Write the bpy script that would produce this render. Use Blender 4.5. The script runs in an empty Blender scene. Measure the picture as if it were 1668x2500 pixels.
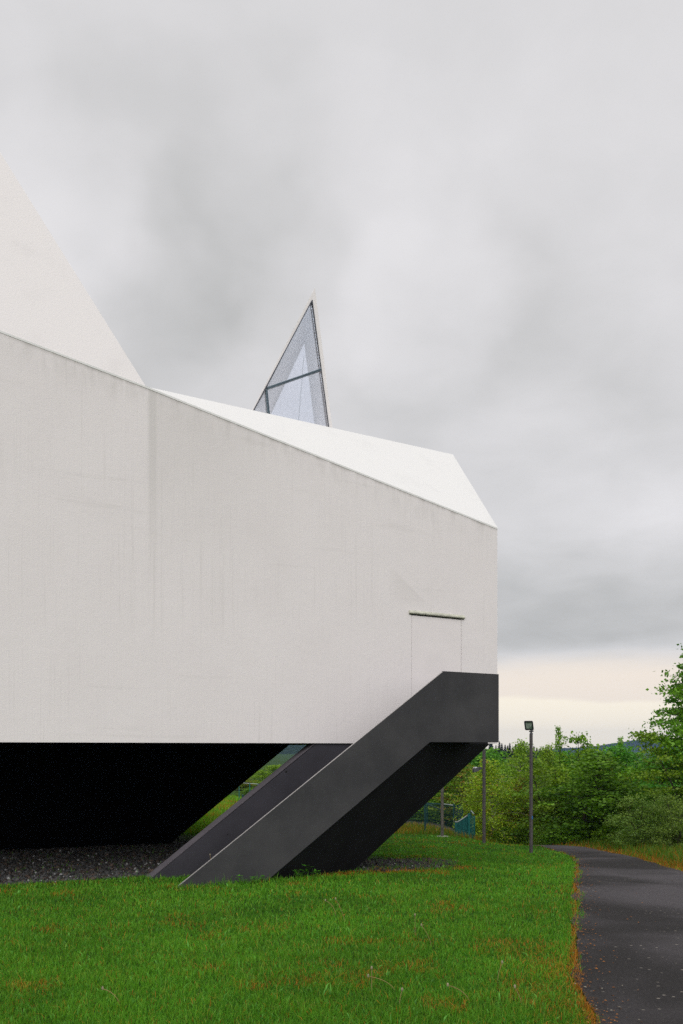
import bpy, bmesh, math, random
import numpy as np
from mathutils import Vector, Matrix

# ------------------------------------------------------------------ camera, sky, sun, exposure
SC = bpy.context.scene
COL = SC.collection
F, CX, CY, EYE = 2100.0, 834.0, 1826.0, 1.75      # focal length and principal point measured on the photograph (1668 px wide)
cam = bpy.data.cameras.new('camera'); camo = bpy.data.objects.new('camera', cam); COL.objects.link(camo)
camo.location = (0, 0, EYE); camo.rotation_euler = (math.pi / 2, 0, 0)
cam.sensor_fit = 'HORIZONTAL'; cam.sensor_width = 36; cam.lens = 36 * F / 1668
cam.shift_y = (CY - 1250) / 1668; cam.clip_start = 0.1; cam.clip_end = 6000
SC.camera = camo
SC.view_settings.view_transform = 'Standard'; SC.view_settings.look = 'None'
SC.view_settings.exposure = 0.12; SC.view_settings.gamma = 1.0; SC.view_settings.use_curve_mapping = False
SC.cycles.use_denoising = False
SC.cycles.max_bounces = 7; SC.cycles.diffuse_bounces = 4; SC.cycles.transparent_max_bounces = 12
SC.cycles.volume_bounces = 0; SC.cycles.sample_clamp_indirect = 1.5; SC.cycles.sample_clamp_direct = 3.0; SC.cycles.caustics_reflective = False; SC.cycles.caustics_refractive = False

SUN_EL, SUN_AZ = math.radians(38), math.radians(190)     # azimuth clockwise from +Y: behind the camera, a little to the left
sun = bpy.data.lights.new('sun', 'SUN'); suno = bpy.data.objects.new('sun', sun); COL.objects.link(suno)
sun.energy = 1.2; sun.angle = math.radians(50); sun.color = (1, 0.97, 0.92)
sdir = Vector((math.sin(SUN_AZ) * math.cos(SUN_EL), math.cos(SUN_AZ) * math.cos(SUN_EL), math.sin(SUN_EL)))
suno.rotation_euler = sdir.to_track_quat('Z', 'Y').to_euler()

class NT:
    """tiny helper for building node trees"""
    def __init__(s, tree): s.t = tree; s.n = tree.nodes; s.l = tree.links; s.n.clear()
    def new(s, typ, **kw):
        nd = s.n.new(typ)
        for k, v in kw.items(): setattr(nd, k, v)
        return nd
    def put(s, sock, v):
        if v is None: return
        if hasattr(v, 'is_linked') or hasattr(v, 'links'): s.l.new(v, sock)
        else:
            if isinstance(v, tuple) and len(v) == 3 and sock.type == 'RGBA': v = v + (1,)
            sock.default_value = v
    def math(s, op, a, b=None, c=None, clamp=False):
        nd = s.new('ShaderNodeMath', operation=op, use_clamp=clamp)
        for i, v in enumerate((a, b, c)): s.put(nd.inputs[i], v)
        return nd.outputs[0]
    def vmath(s, op, a, b=None, out=0, scale=None):
        nd = s.new('ShaderNodeVectorMath', operation=op)
        s.put(nd.inputs[0], a); s.put(nd.inputs[1], b)
        if scale is not None: s.put(nd.inputs['Scale'], scale)
        return nd.outputs[out]
    def mix(s, fac, a, b, blend='MIX'):
        nd = s.new('ShaderNodeMix', data_type='RGBA', blend_type=blend, clamp_factor=True)
        s.put(nd.inputs[0], fac); s.put(nd.inputs[6], a); s.put(nd.inputs[7], b)
        return nd.outputs[2]
    def noise(s, vec, scale, detail=4, rough=0.5, dist=0.0, out=0):
        nd = s.new('ShaderNodeTexNoise')
        s.put(nd.inputs['Vector'], vec); s.put(nd.inputs['Scale'], scale)
        s.put(nd.inputs['Detail'], detail); s.put(nd.inputs['Roughness'], rough); s.put(nd.inputs['Distortion'], dist)
        return nd.outputs[out]
    def ramp(s, v, a, b, c=0.0, d=1.0, smooth=True):
        nd = s.new('ShaderNodeMapRange', interpolation_type='SMOOTHSTEP' if smooth else 'LINEAR')
        for i, q in enumerate((v, a, b, c, d)): s.put(nd.inputs[i], q)
        return nd.outputs[0]
    def sep(s, v):
        nd = s.new('ShaderNodeSeparateXYZ'); s.put(nd.inputs[0], v); return nd.outputs
    def comb(s, x, y, z):
        nd = s.new('ShaderNodeCombineXYZ')
        for i, q in enumerate((x, y, z)): s.put(nd.inputs[i], q)
        return nd.outputs[0]

def pdir(px, py):
    return Vector(((px - CX) / F, 1, (CY - py) / F)).normalized()

def build_world():
    w = bpy.data.worlds.new('World'); SC.world = w; w.use_nodes = True
    T = NT(w.node_tree)
    gen = T.new('ShaderNodeTexCoord').outputs['Generated']
    sky = T.new('ShaderNodeTexSky', sky_type='NISHITA', sun_disc=False, sun_elevation=SUN_EL, sun_rotation=SUN_AZ)
    bg1 = T.new('ShaderNodeBackground'); T.put(bg1.inputs[0], sky.outputs[0]); bg1.inputs[1].default_value = 0.1
    x, y, z = T.sep(gen)
    zc = T.math('MAXIMUM', z, 0.0)
    # cloud deck seen in perspective: bands close up towards the horizon
    k = T.math('DIVIDE', 1.0, T.math('ADD', zc, 0.22))
    deck = T.comb(T.math('MULTIPLY', x, k), T.math('MULTIPLY', y, k), 0.0)
    big = T.noise(deck, 1.7, 5, 0.5, 0.5)
    fine = T.noise(deck, 5.5, 6, 0.55, 0.3)
    warp = T.vmath('SUBTRACT', T.noise(gen, 4.0, 4, 0.55, out=1), (0.5, 0.5, 0.5))
    d2 = T.vmath('NORMALIZE', T.vmath('ADD', gen, T.vmath('SCALE', warp, scale=0.22)))
    val = T.math('ADD', 0.645, T.math('MULTIPLY', T.math('SUBTRACT', big, 0.5), 0.14))
    val = T.math('ADD', val, T.math('MULTIPLY', T.math('SUBTRACT', fine, 0.5), 0.13))
    blobs = [((520, 500), 8.0, -0.075), ((360, 360), 6.0, -0.015), ((640, 640), 5.0, -0.05), ((260, 640), 6.0, 0.09),
             ((810, 440), 5.5, 0.06), ((1500, 300), 11.0, 0.04), ((1230, 940), 9.0, -0.05), ((420, 880), 4.5, -0.09), ((1640, 1340), 4.5, 0.06),
             ((1060, 740), 5.0, 0.08), ((200, 130), 9.0, 0.03), ((1300, 1180), 6.0, 0.06), ((760, 800), 4.0, 0.05)]
    for (p, deg, amp) in blobs:
        dt = T.vmath('DOT_PRODUCT', d2, tuple(pdir(*p)), out=1)
        c = math.cos(math.radians(deg * 1.25))
        val = T.math('ADD', val, T.math('MULTIPLY', T.ramp(dt, c, 1.0), amp))
    # low dark cloud bank and the clear pale band under it
    el = T.math('ADD', z, T.math('MULTIPLY', T.math('SUBTRACT', T.noise(T.vmath('MULTIPLY', gen, (3, 3, 14)), 1.4, 4, 0.5), 0.5), 0.05))
    bank = T.math('MULTIPLY', T.ramp(el, 0.262, 0.165), T.ramp(el, 0.100, 0.132))
    val = T.math('SUBTRACT', val, T.math('MULTIPLY', bank, 0.14))
    low = T.ramp(el, 0.114, 0.076)
    # a thicker bright overcast overhead and behind the viewer, where the sun stands
    lift = T.math('ADD', T.math('MULTIPLY', T.ramp(z, 0.68, 0.98), 0.35), T.math('MULTIPLY', T.ramp(y, 0.15, -0.6), 0.6))
    val = T.math('MULTIPLY', val, T.math('ADD', lift, 1.0))
    cl = T.mix(T.ramp(val, 0.42, 0.75), (0.985, 0.985, 0.975), (1.0, 0.985, 1.0))
    colr = T.vmath('SCALE', cl, scale=val)
    peach = T.mix(T.ramp(el, 0.052, 0.062), (0.97, 0.885, 0.735), (0.87, 0.775, 0.675))
    colr = T.mix(low, colr, peach)
    colr = T.mix(T.ramp(z, -0.02, -0.06), colr, (0.10, 0.12, 0.08))
    bg2 = T.new('ShaderNodeBackground'); T.put(bg2.inputs[0], colr); bg2.inputs[1].default_value = 1.0
    mx = T.new('ShaderNodeMixShader'); mx.inputs[0].default_value = 0.97
    T.l.new(bg1.outputs[0], mx.inputs[1]); T.l.new(bg2.outputs[0], mx.inputs[2])
    o = T.new('ShaderNodeOutputWorld'); T.l.new(mx.outputs[0], o.inputs[0])
build_world()

RNG = np.random.default_rng(11)
random.seed(5)

# ------------------------------------------------------------------ object helpers
def link(name, me, mat=None, parent=None):
    o = bpy.data.objects.new(name, me); COL.objects.link(o)
    if mat is not None and me is not None: me.materials.append(mat)
    if parent is not None: o.parent = parent
    return o
def tag(o, label, cat=None, group=None, kind=None):
    if label: o['label'] = label
    if cat: o['category'] = cat
    if group: o['group'] = group
    if kind: o['kind'] = kind
    return o
def empty(name, loc=(0, 0, 0), rz=0.0):
    o = bpy.data.objects.new(name, None); COL.objects.link(o); o.location = loc; o.rotation_euler = (0, 0, rz)
    o.empty_display_size = 0.3
    return o
def mesh_np(name, co, loops, starts, col=None, smooth=False):
    """mesh from flat arrays; col = per-vertex RGB"""
    me = bpy.data.meshes.new(name)
    co = np.ascontiguousarray(co, dtype=np.float32)
    me.vertices.add(len(co)); me.vertices.foreach_set('co', co.ravel())
    me.loops.add(len(loops)); me.loops.foreach_set('vertex_index', np.ascontiguousarray(loops, dtype=np.int32))
    me.polygons.add(len(starts)); me.polygons.foreach_set('loop_start', np.ascontiguousarray(starts, dtype=np.int32))
    if smooth: me.polygons.foreach_set('use_smooth', np.ones(len(starts), dtype=bool))
    if col is not None:
        a = me.color_attributes.new('Col', 'FLOAT_COLOR', 'POINT')
        c = np.ones((len(co), 4), dtype=np.float32); c[:, :3] = col
        a.data.foreach_set('color', c.ravel())
    me.update(calc_edges=True); me.validate()
    return me
class MB:
    def __init__(s): s.v = []; s.f = []
    def poly(s, pts):
        b = len(s.v); s.v += [tuple(p) for p in pts]; s.f.append(tuple(range(b, b + len(pts))))
    def prism(s, pts, off):
        """closed prism: polygon pts swept by vector off"""
        b = len(s.v); n = len(pts); o = Vector(off)
        s.v += [tuple(p) for p in pts] + [tuple(Vector(p) + o) for p in pts]
        s.f.append(tuple(range(b, b + n))); s.f.append(tuple(range(b + 2 * n - 1, b + n - 1, -1)))
        for i in range(n):
            j = (i + 1) % n; s.f.append((b + j, b + i, b + n + i, b + n + j))
    def box(s, a, c):
        (x0, y0, z0), (x1, y1, z1) = a, c
        s.prism([(x0, y0, z0), (x1, y0, z0), (x1, y1, z0), (x0, y1, z0)], (0, 0, z1 - z0))
    def bar(s, p, q, w, h=None, up=(0, 0, 1)):
        p, q = Vector(p), Vector(q); d = (q - p).normalized(); h = h or w
        u = Vector(up); sx = d.cross(u)
        if sx.length < 1e-4: sx = d.cross(Vector((1, 0, 0)))
        sx.normalize(); sy = sx.cross(d).normalized()
        s.prism([p + sx * (a * w / 2) + sy * (b * h / 2) for a, b in ((-1, -1), (1, -1), (1, 1), (-1, 1))], q - p)
    def tube(s, pts, rads, n=8, cap=True):
        b = len(s.v); pts = [Vector(p) for p in pts]; m = len(pts)
        for i, p in enumerate(pts):
            d = (pts[min(i + 1, m - 1)] - pts[max(i - 1, 0)]).normalized()
            u = d.cross(Vector((0.31, 0.95, 0.05))).normalized(); w = d.cross(u)
            r = rads[i] if hasattr(rads, '__len__') else rads
            for k in range(n):
                a = 2 * math.pi * k / n; s.v.append(tuple(p + u * (math.cos(a) * r) + w * (math.sin(a) * r)))
        for i in range(m - 1):
            for k in range(n):
                k2 = (k + 1) % n; s.f.append((b + i * n + k, b + i * n + k2, b + (i + 1) * n + k2, b + (i + 1) * n + k))
        if cap:
            s.f.append(tuple(b + k for k in range(n - 1, -1, -1))); s.f.append(tuple(b + (m - 1) * n + k for k in range(n)))
    def mesh(s, name):
        me = bpy.data.meshes.new(name); me.from_pydata(s.v, [], s.f)
        bm = bmesh.new(); bm.from_mesh(me); bmesh.ops.recalc_face_normals(bm, faces=bm.faces); bm.to_mesh(me); bm.free()
        me.update(); return me
    def build(s, name, mat, parent=None, bevel=0.0):
        me = s.mesh(name); o = link(name, me, mat, parent)
        if bevel:
            m = o.modifiers.new('bevel', 'BEVEL'); m.width = bevel; m.segments = 2; m.limit_method = 'ANGLE'
        return o

# ------------------------------------------------------------------ value noise for numpy
_tab = np.random.default_rng(3).random((256, 256))
def vnoise(x, y, s=1.0, oct=3):
    out = 0; amp = 1; tot = 0
    for o in range(oct):
        X = np.asarray(x) * s * 2 ** o + 17.3 * o; Y = np.asarray(y) * s * 2 ** o + 9.1 * o
        xi = np.floor(X).astype(int); yi = np.floor(Y).astype(int); fx = X - xi; fy = Y - yi
        fx = fx * fx * (3 - 2 * fx); fy = fy * fy * (3 - 2 * fy)
        g = lambda a, b: _tab[a % 256, b % 256]
        v = (g(xi, yi) * (1 - fx) + g(xi + 1, yi) * fx) * (1 - fy) + (g(xi, yi + 1) * (1 - fx) + g(xi + 1, yi + 1) * fx) * fy
        out = out + amp * v; tot += amp; amp *= 0.5
    return out / tot

# ------------------------------------------------------------------ terrain
_ST = [(-0.20, [(-400, -1.8), (0, -1.72), (5, -1.75), (12, -1.95), (21, -2.25), (40, -2.8), (60, -3.3), (100, -4.2), (400, -7)]),
       (0.10, [(-400, -1.8), (0, -1.72), (5, -1.75), (12, -1.97), (16, -2.20), (23, -2.64), (30, -3.08), (45, -3.95), (60, -4.8), (100, -6.2), (400, -9)]),
       (0.22, [(-400, -1.8), (0, -1.72), (5, -1.75), (12, -2.0), (16, -2.27), (23, -2.85), (28, -3.14), (32, -3.75), (36, -4.4), (60, -6.4), (100, -8), (400, -10)]),
       (0.36, [(-400, -1.8), (0, -1.72), (5, -1.76), (12, -2.05), (16, -2.32), (20, -2.62), (25, -3.0), (35, -3.75), (60, -5.6), (100, -7), (400, -10)])]
def terr(X, Y):
    X = np.asarray(X, float); Y = np.asarray(Y, float)
    u = X / np.maximum(Y, 5.0)
    zs = []
    for _, pts in _ST:
        a = np.array(pts)
        zs.append(sum(np.interp(Y + d, a[:, 0], a[:, 1]) for d in (-2, -1, 0, 1, 2)) / 5)
    us = [s[0] for s in _ST]; zs = np.array(zs)
    uc = np.clip(u, us[0], us[-1]); out = zs[0].copy() if zs[0].shape else zs[0]
    for i in range(3):
        t = np.clip((uc - us[i]) / (us[i + 1] - us[i]), 0, 1); t = t * t * (3 - 2 * t)
        out = out + (zs[i + 1] - zs[i]) * t
    bump = (vnoise(X, Y, 0.45, 2) - 0.5) * 0.07 * np.clip((np.abs(Y) - 4) / 6, 0.3, 1)
    return EYE + out + bump
def gz(x, y): return float(terr(np.array([x]), np.array([y]))[0])

# path edges (left, right) in plan
_PL = np.array([(1.0, -6), (1.25, 0), (1.40, 4), (1.58, 5.6), (1.93, 7.2), (2.5, 9.2), (3.72, 13.6), (5.35, 19.5), (5.95, 22.5), (6.2, 25), (6.15, 28), (5.6, 32), (4.4, 38), (2.5, 46), (0, 56)])
_PR = np.array([(3.6, -6), (3.8, 0), (4.0, 4), (4.15, 5.6), (4.35, 7.2), (4.85, 9.2), (5.85, 13.6), (7.05, 19.5), (7.42, 22.5), (7.5, 25), (7.42, 28), (7.1, 32), (6.3, 38), (4.6, 46), (2.2, 56)])
def path_x(Y, side):
    a = _PL if side == 0 else _PR
    return sum(np.interp(np.asarray(Y, float) + d, a[:, 1], a[:, 0]) for d in (-1.6, -0.8, 0, 0.8, 1.6)) / 5

# building frame: s along the long white wall (0 at its right end), t back from it, z up
TH = math.atan2(F, 3596.0)
WE = Vector((2.99, 16.5, 0.0)); DS = Vector((math.cos(TH), math.sin(TH), 0)); DN = Vector((-math.sin(TH), math.cos(TH), 0))
def loc(px, py, t):
    """point of the plane t (parallel to the wall) that the photograph shows at px, py, in the building frame"""
    r = Vector(((px - CX) / F, 1.0, (CY - py) / F)); r2 = Vector((r.x, r.y, 0))
    lam = (t + WE.dot(DN)) / r2.dot(DN); p = r * lam
    q = Vector((p.x, p.y, 0)) - WE
    return Vector((q.dot(DS), t, EYE + p.z))
def to_world(p): return WE + DS * p[0] + DN * p[1] + Vector((0, 0, p[2]))
def to_local(X, Y):
    qx = np.asarray(X) - WE.x; qy = np.asarray(Y) - WE.y
    return qx * DS.x + qy * DS.y, qx * DN.x + qy * DN.y
def place(px, Y):
    x = (px - CX) / F * Y; return x, Y, gz(x, Y)

# ------------------------------------------------------------------ materials
def new_mat(name):
    m = bpy.data.materials.new(name); m.use_nodes = True
    return m, NT(m.node_tree)
def finish(T, bsdf):
    o = T.new('ShaderNodeOutputMaterial'); T.l.new(bsdf, o.inputs[0])
def principled(T, col, rough=0.8, bump=None, bstr=0.2, bdist=0.01, metallic=0.0, spec=0.3):
    b = T.new('ShaderNodeBsdfPrincipled')
    T.put(b.inputs['Base Color'], col); T.put(b.inputs['Roughness'], rough); T.put(b.inputs['Metallic'], metallic)
    T.put(b.inputs['Specular IOR Level'], spec)
    if bump is not None:
        bn = T.new('ShaderNodeBump'); bn.inputs['Strength'].default_value = bstr; bn.inputs['Distance'].default_value = bdist
        T.put(bn.inputs['Height'], bump); T.l.new(bn.outputs[0], b.inputs['Normal'])
    return b.outputs[0]
def objco(T): return T.new('ShaderNodeTexCoord').outputs['Object']

SJ = loc(365, 950, 0)          # where the wall's two stretches and the roof meet
ET = loc(1214, 1292, 0)        # eaves at the right end
LT = loc(-700, 812 - 0.383 * 700, 0)
def wall_mat():
    m, T = new_mat('white_render'); P = objco(T); s, t, z = T.sep(P)
    base = (0.81, 0.770, 0.772)
    mott = T.noise(P, 0.9, 5, 0.6)
    c = T.mix(T.ramp(mott, 0.3, 0.75), base, (0.785, 0.744, 0.745))
    # fine vertical combing of rain streaks
    st = T.noise(T.vmath('MULTIPLY', P, (16, 16, 0.35)), 1.0, 4, 0.7)
    st2 = T.noise(T.vmath('MULTIPLY', P, (45, 45, 0.6)), 1.0, 3, 0.6)
    area = T.ramp(T.noise(P, 0.55, 3, 0.5), 0.42, 0.62)
    c = T.mix(T.math('MULTIPLY', T.math('MULTIPLY', T.ramp(st, 0.52, 0.75), area), 0.30), c, (0.50, 0.48, 0.455))
    c = T.mix(T.math('MULTIPLY', T.ramp(st2, 0.55, 0.8), 0.24), c, (0.48, 0.46, 0.44))
    # faint horizontal day joints
    hz = T.noise(T.vmath('MULTIPLY', P, (0.35, 0.35, 5.0)), 1.0, 4, 0.65)
    c = T.mix(T.math('MULTIPLY', T.ramp(hz, 0.58, 0.72), 0.14), c, (0.5, 0.48, 0.46))
    # grime hanging below the eaves; thin top line is painted overhang shadow
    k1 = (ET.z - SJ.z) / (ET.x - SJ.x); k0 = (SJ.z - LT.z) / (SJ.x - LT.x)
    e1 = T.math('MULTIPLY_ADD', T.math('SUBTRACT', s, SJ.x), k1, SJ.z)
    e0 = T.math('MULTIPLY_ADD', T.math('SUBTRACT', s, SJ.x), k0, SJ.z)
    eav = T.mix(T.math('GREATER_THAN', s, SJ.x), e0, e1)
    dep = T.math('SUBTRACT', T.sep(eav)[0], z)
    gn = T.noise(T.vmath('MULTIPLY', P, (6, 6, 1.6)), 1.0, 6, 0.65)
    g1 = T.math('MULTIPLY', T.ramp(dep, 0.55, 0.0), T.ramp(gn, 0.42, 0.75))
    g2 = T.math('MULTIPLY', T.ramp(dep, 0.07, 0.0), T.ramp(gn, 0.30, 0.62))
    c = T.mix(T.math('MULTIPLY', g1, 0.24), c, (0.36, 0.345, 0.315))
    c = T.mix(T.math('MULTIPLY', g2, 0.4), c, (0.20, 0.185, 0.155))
    # darker stripe at the joint and softer band right of it, fading downward
    w = T.math('ABSOLUTE', T.math('SUBTRACT', s, SJ.x + 0.05))
    down = T.ramp(z, 3.6, 6.8)
    c = T.mix(T.math('MULTIPLY', T.math('MULTIPLY', T.ramp(w, 0.10, 0.03), down), 0.34), c, (0.42, 0.41, 0.38))
    w2 = T.math('SUBTRACT', s, SJ.x + 0.05)
    c = T.mix(T.math('MULTIPLY', T.math('MULTIPLY', T.math('MULTIPLY', T.ramp(w2, 0.02, 0.12), T.ramp(w2, 3.0, 0.6)), T.ramp(z, 3.6, 7.2)), 0.20), c, (0.45, 0.435, 0.405))
    # repair patch and rub marks over the door
    da, db = loc(940, 1425, 0), loc(1040, 1488, 0)
    q = T.math('MULTIPLY', T.ramp(s, da.x, da.x + 0.35), T.ramp(s, db.x + 0.02, db.x - 0.06))
    slope = T.math('MULTIPLY_ADD', T.math('SUBTRACT', s, (da.x + db.x) / 2), -0.75, (da.z + db.z) / 2 + 0.28)
    q = T.math('MULTIPLY', q, T.math('MULTIPLY', T.ramp(T.math('SUBTRACT', slope, z), -0.01, 0.03), T.ramp(z, db.z - 0.05, da.z - 0.1)))
    c = T.mix(T.math('MULTIPLY', q, 0.13), c, (0.47, 0.45, 0.42))
    # tiny pinholes
    vo = T.new('ShaderNodeTexVoronoi'); T.put(vo.inputs['Vector'], P); vo.inputs['Scale'].default_value = 1.1
    c = T.mix(T.math('MULTIPLY', T.ramp(vo.outputs[0], 0.026, 0.012), 0.7), c, (0.15, 0.14, 0.13))
    bump = T.math('ADD', T.math('MULTIPLY', T.noise(P, 55, 4, 0.6), 0.6), T.math('MULTIPLY', T.noise(P, 7, 3, 0.6), 0.6))
    bump = T.math('ADD', bump, T.math('MULTIPLY', st2, 0.5))
    finish(T, principled(T, c, 0.9, bump, 0.22, 0.02, spec=0.15)); return m
def roof_mat(name='white_roof_membrane', base=(0.795, 0.79, 0.783)):
    m, T = new_mat(name); P = objco(T)
    n = T.noise(P, 1.4, 6, 0.65)
    c = T.mix(T.math('MULTIPLY', T.ramp(n, 0.5, 0.75), 0.35), base, tuple(x * 0.86 for x in base))
    n2 = T.noise(T.vmath('MULTIPLY', P, (3, 3, 9)), 1.6, 5, 0.7)
    c = T.mix(T.math('MULTIPLY', T.ramp(n2, 0.6, 0.78), 0.2), c, (0.55, 0.53, 0.48))
    finish(T, principled(T, c, 0.85, T.noise(P, 40, 4, 0.6), 0.25, 0.015, spec=0.15)); return m
def plain(name, col, rough=0.7, var=0.15, scale=6, metallic=0.0, bump=60, bstr=0.15, spec=0.3):
    m, T = new_mat(name); P = objco(T)
    n = T.noise(P, scale, 5, 0.6)
    c = T.mix(T.ramp(n, 0.25, 0.75), tuple(x * (1 - var) for x in col), tuple(min(1, x * (1 + var)) for x in col))
    finish(T, principled(T, c, rough, T.noise(P, bump, 3, 0.6), bstr, 0.004, metallic, spec)); return m
def stair_mat():
    m, T = new_mat('anthracite_render'); P = objco(T)
    n = T.noise(P, 1.1, 6, 0.6)
    c = T.mix(T.ramp(n, 0.3, 0.72), (0.041, 0.041, 0.044), (0.062, 0.0615, 0.064))
    n2 = T.noise(T.vmath('MULTIPLY', P, (9, 9, 0.8)), 1.0, 4, 0.6)
    c = T.mix(T.math('MULTIPLY', T.ramp(n2, 0.55, 0.8), 0.35), c, (0.062, 0.061, 0.060))
    s1 = T.noise(P, 38, 2, 0.5); c = T.mix(T.math('MULTIPLY', T.ramp(s1, 0.66, 0.76), 0.4), c, (0.085, 0.084, 0.082))
    finish(T, principled(T, c, 0.85, T.noise(P, 70, 4, 0.65), 0.35, 0.01, spec=0.2)); return m
def attr_leaf(name, rough=0.6, trans=0.35, vary=0.12, gloss=0.025):
    m, T = new_mat(name)
    a = T.new('ShaderNodeAttribute', attribute_name='Col').outputs[0]
    oi = T.new('ShaderNodeObjectInfo').outputs['Random']
    hs = T.new('ShaderNodeHueSaturation'); T.put(hs.inputs['Color'], a)
    T.put(hs.inputs['Hue'], T.math('MULTIPLY_ADD', oi, vary * 0.2, 0.5 - vary * 0.1)); T.put(hs.inputs['Value'], T.math('MULTIPLY_ADD', oi, vary * 2, 1.04 - vary))
    c = hs.outputs[0]
    d = T.new('ShaderNodeBsdfDiffuse'); T.put(d.inputs[0], c)
    tr = T.new('ShaderNodeBsdfTranslucent'); T.put(tr.inputs[0], T.mix(0.5, c, (0.9, 1.0, 0.25), 'MULTIPLY'))
    mx = T.new('ShaderNodeMixShader'); mx.inputs[0].default_value = trans; T.l.new(d.outputs[0], mx.inputs[1]); T.l.new(tr.outputs[0], mx.inputs[2])
    g = T.new('ShaderNodeBsdfGlossy'); g.inputs['Roughness'].default_value = rough; g.inputs[0].default_value = (1, 1, 1, 1)
    m2 = T.new('ShaderNodeMixShader'); m2.inputs[0].default_value = gloss; T.l.new(mx.outputs[0], m2.inputs[1]); T.l.new(g.outputs[0], m2.inputs[2])
    finish(T, m2.outputs[0]); return m

M = {}
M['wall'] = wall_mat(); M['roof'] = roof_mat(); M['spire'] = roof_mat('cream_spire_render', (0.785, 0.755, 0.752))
M['door'] = plain('white_door_paint', (0.80, 0.755, 0.757), 0.7, 0.03, 2, bump=80, bstr=0.08)
M['trimgrey'] = plain('lichen_grey_metal', (0.50, 0.50, 0.42), 0.7, 0.25, 12)
M['dark'] = plain('black_gap_and_shadow', (0.012, 0.012, 0.012), 0.9)
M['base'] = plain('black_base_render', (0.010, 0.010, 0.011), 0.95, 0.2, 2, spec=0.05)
M['stair'] = stair_mat()
M['inner'] = plain('violet_grey_render', (0.045, 0.043, 0.052), 0.85, 0.15, 1.5, bump=70, bstr=0.3, spec=0.2)
M['cope'] = plain('lilac_grey_coping', (0.105, 0.095, 0.108), 0.85, 0.12, 3, bump=70, bstr=0.3, spec=0.2)
M['soffit'] = plain('stair_soffit_black', (0.016, 0.016, 0.018), 0.9, 0.2, 2, spec=0.1)
M['cap'] = plain('pale_metal_edge', (0.44, 0.42, 0.41), 0.45, 0.1, 8, metallic=0.3)
M['mullion'] = plain('blue_grey_steel', (0.10, 0.15, 0.18), 0.4, 0.15, 10, metallic=0.2, spec=0.5)
M['gasket'] = plain('dark_gasket', (0.045, 0.055, 0.075), 0.5, 0.1)
M['pole'] = plain('brown_grey_pole_paint', (0.082, 0.073, 0.075), 0.6, 0.25, 7, bump=90, bstr=0.2)
M['pole2'] = plain('weathered_grey_pole_paint', (0.115, 0.105, 0.092), 0.65, 0.3, 5, bump=90, bstr=0.2)
M['lamp'] = plain('dark_lamp_metal', (0.028, 0.030, 0.036), 0.45, 0.2, 12, spec=0.5)
M['silver'] = plain('silver_lamp_cover', (0.55, 0.55, 0.55), 0.3, 0.1, 12, metallic=0.7)
M['blue'] = plain('blue_sticker', (0.035, 0.16, 0.40), 0.5, 0.1, 20)
M['teal'] = plain('teal_fence_paint', (0.010, 0.12, 0.115), 0.5, 0.2, 8)
M['tealpost'] = plain('dark_teal_post_paint', (0.006, 0.045, 0.055), 0.5, 0.2, 8)
M['rail'] = plain('pale_galvanised_rail', (0.38, 0.44, 0.44), 0.45, 0.15, 10, metallic=0.3)
M['concrete'] = plain('footing_concrete', (0.30, 0.28, 0.25), 0.9, 0.2, 12)
M['bark'] = plain('grey_brown_bark', (0.045, 0.036, 0.026), 0.9, 0.35, 9, bump=40, bstr=0.5)
M['barkpale'] = plain('pale_birch_bark', (0.26, 0.23, 0.19), 0.85, 0.5, 7, bump=40, bstr=0.3)
M['leaf'] = attr_leaf('leaves'); M['grass'] = attr_leaf('grass_blades', 0.5, 0.3, 0.0, 0.012)
def glass_mat():
    m, T = new_mat('clear_skylight_glass')
    tr = T.new('ShaderNodeBsdfTransparent'); tr.inputs[0].default_value = (0.965, 0.97, 0.995, 1)
    gl = T.new('ShaderNodeBsdfGlossy'); gl.inputs['Roughness'].default_value = 0.02; gl.inputs[0].default_value = (0.9, 0.95, 1, 1)
    fr = T.new('ShaderNodeFresnel'); fr.inputs[0].default_value = 1.5
    mx = T.new('ShaderNodeMixShader'); T.put(mx.inputs[0], T.math('MINIMUM', T.math('MULTIPLY', fr.outputs[0], 3.6), 0.5))
    T.l.new(tr.outputs[0], mx.inputs[1]); T.l.new(gl.outputs[0], mx.inputs[2]); finish(T, mx.outputs[0]); return m
M['glass'] = glass_mat()
def lampglass_mat():
    m, T = new_mat('floodlight_glass')
    c = T.mix(T.ramp(T.noise(objco(T), 9, 3, 0.5), 0.4, 0.6), (0.14, 0.22, 0.15), (0.42, 0.50, 0.44))  # greenish reflection put into the glass base colour
    finish(T, principled(T, c, 0.08, spec=0.8)); return m
M['lampglass'] = lampglass_mat()
def ground_mat():
    m, T = new_mat('lawn_soil'); P = objco(T)
    n = T.noise(P, 0.5, 5, 0.6); n2 = T.noise(P, 9, 5, 0.7)
    c = T.mix(T.ramp(n, 0.35, 0.7), (0.020, 0.062, 0.009), (0.040, 0.068, 0.012))
    c = T.mix(T.math('MULTIPLY', T.ramp(n2, 0.5, 0.75), 0.6), c, (0.055, 0.045, 0.015))
    finish(T, principled(T, c, 0.95, n2, 0.6, 0.05, spec=0.05)); return m
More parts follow.
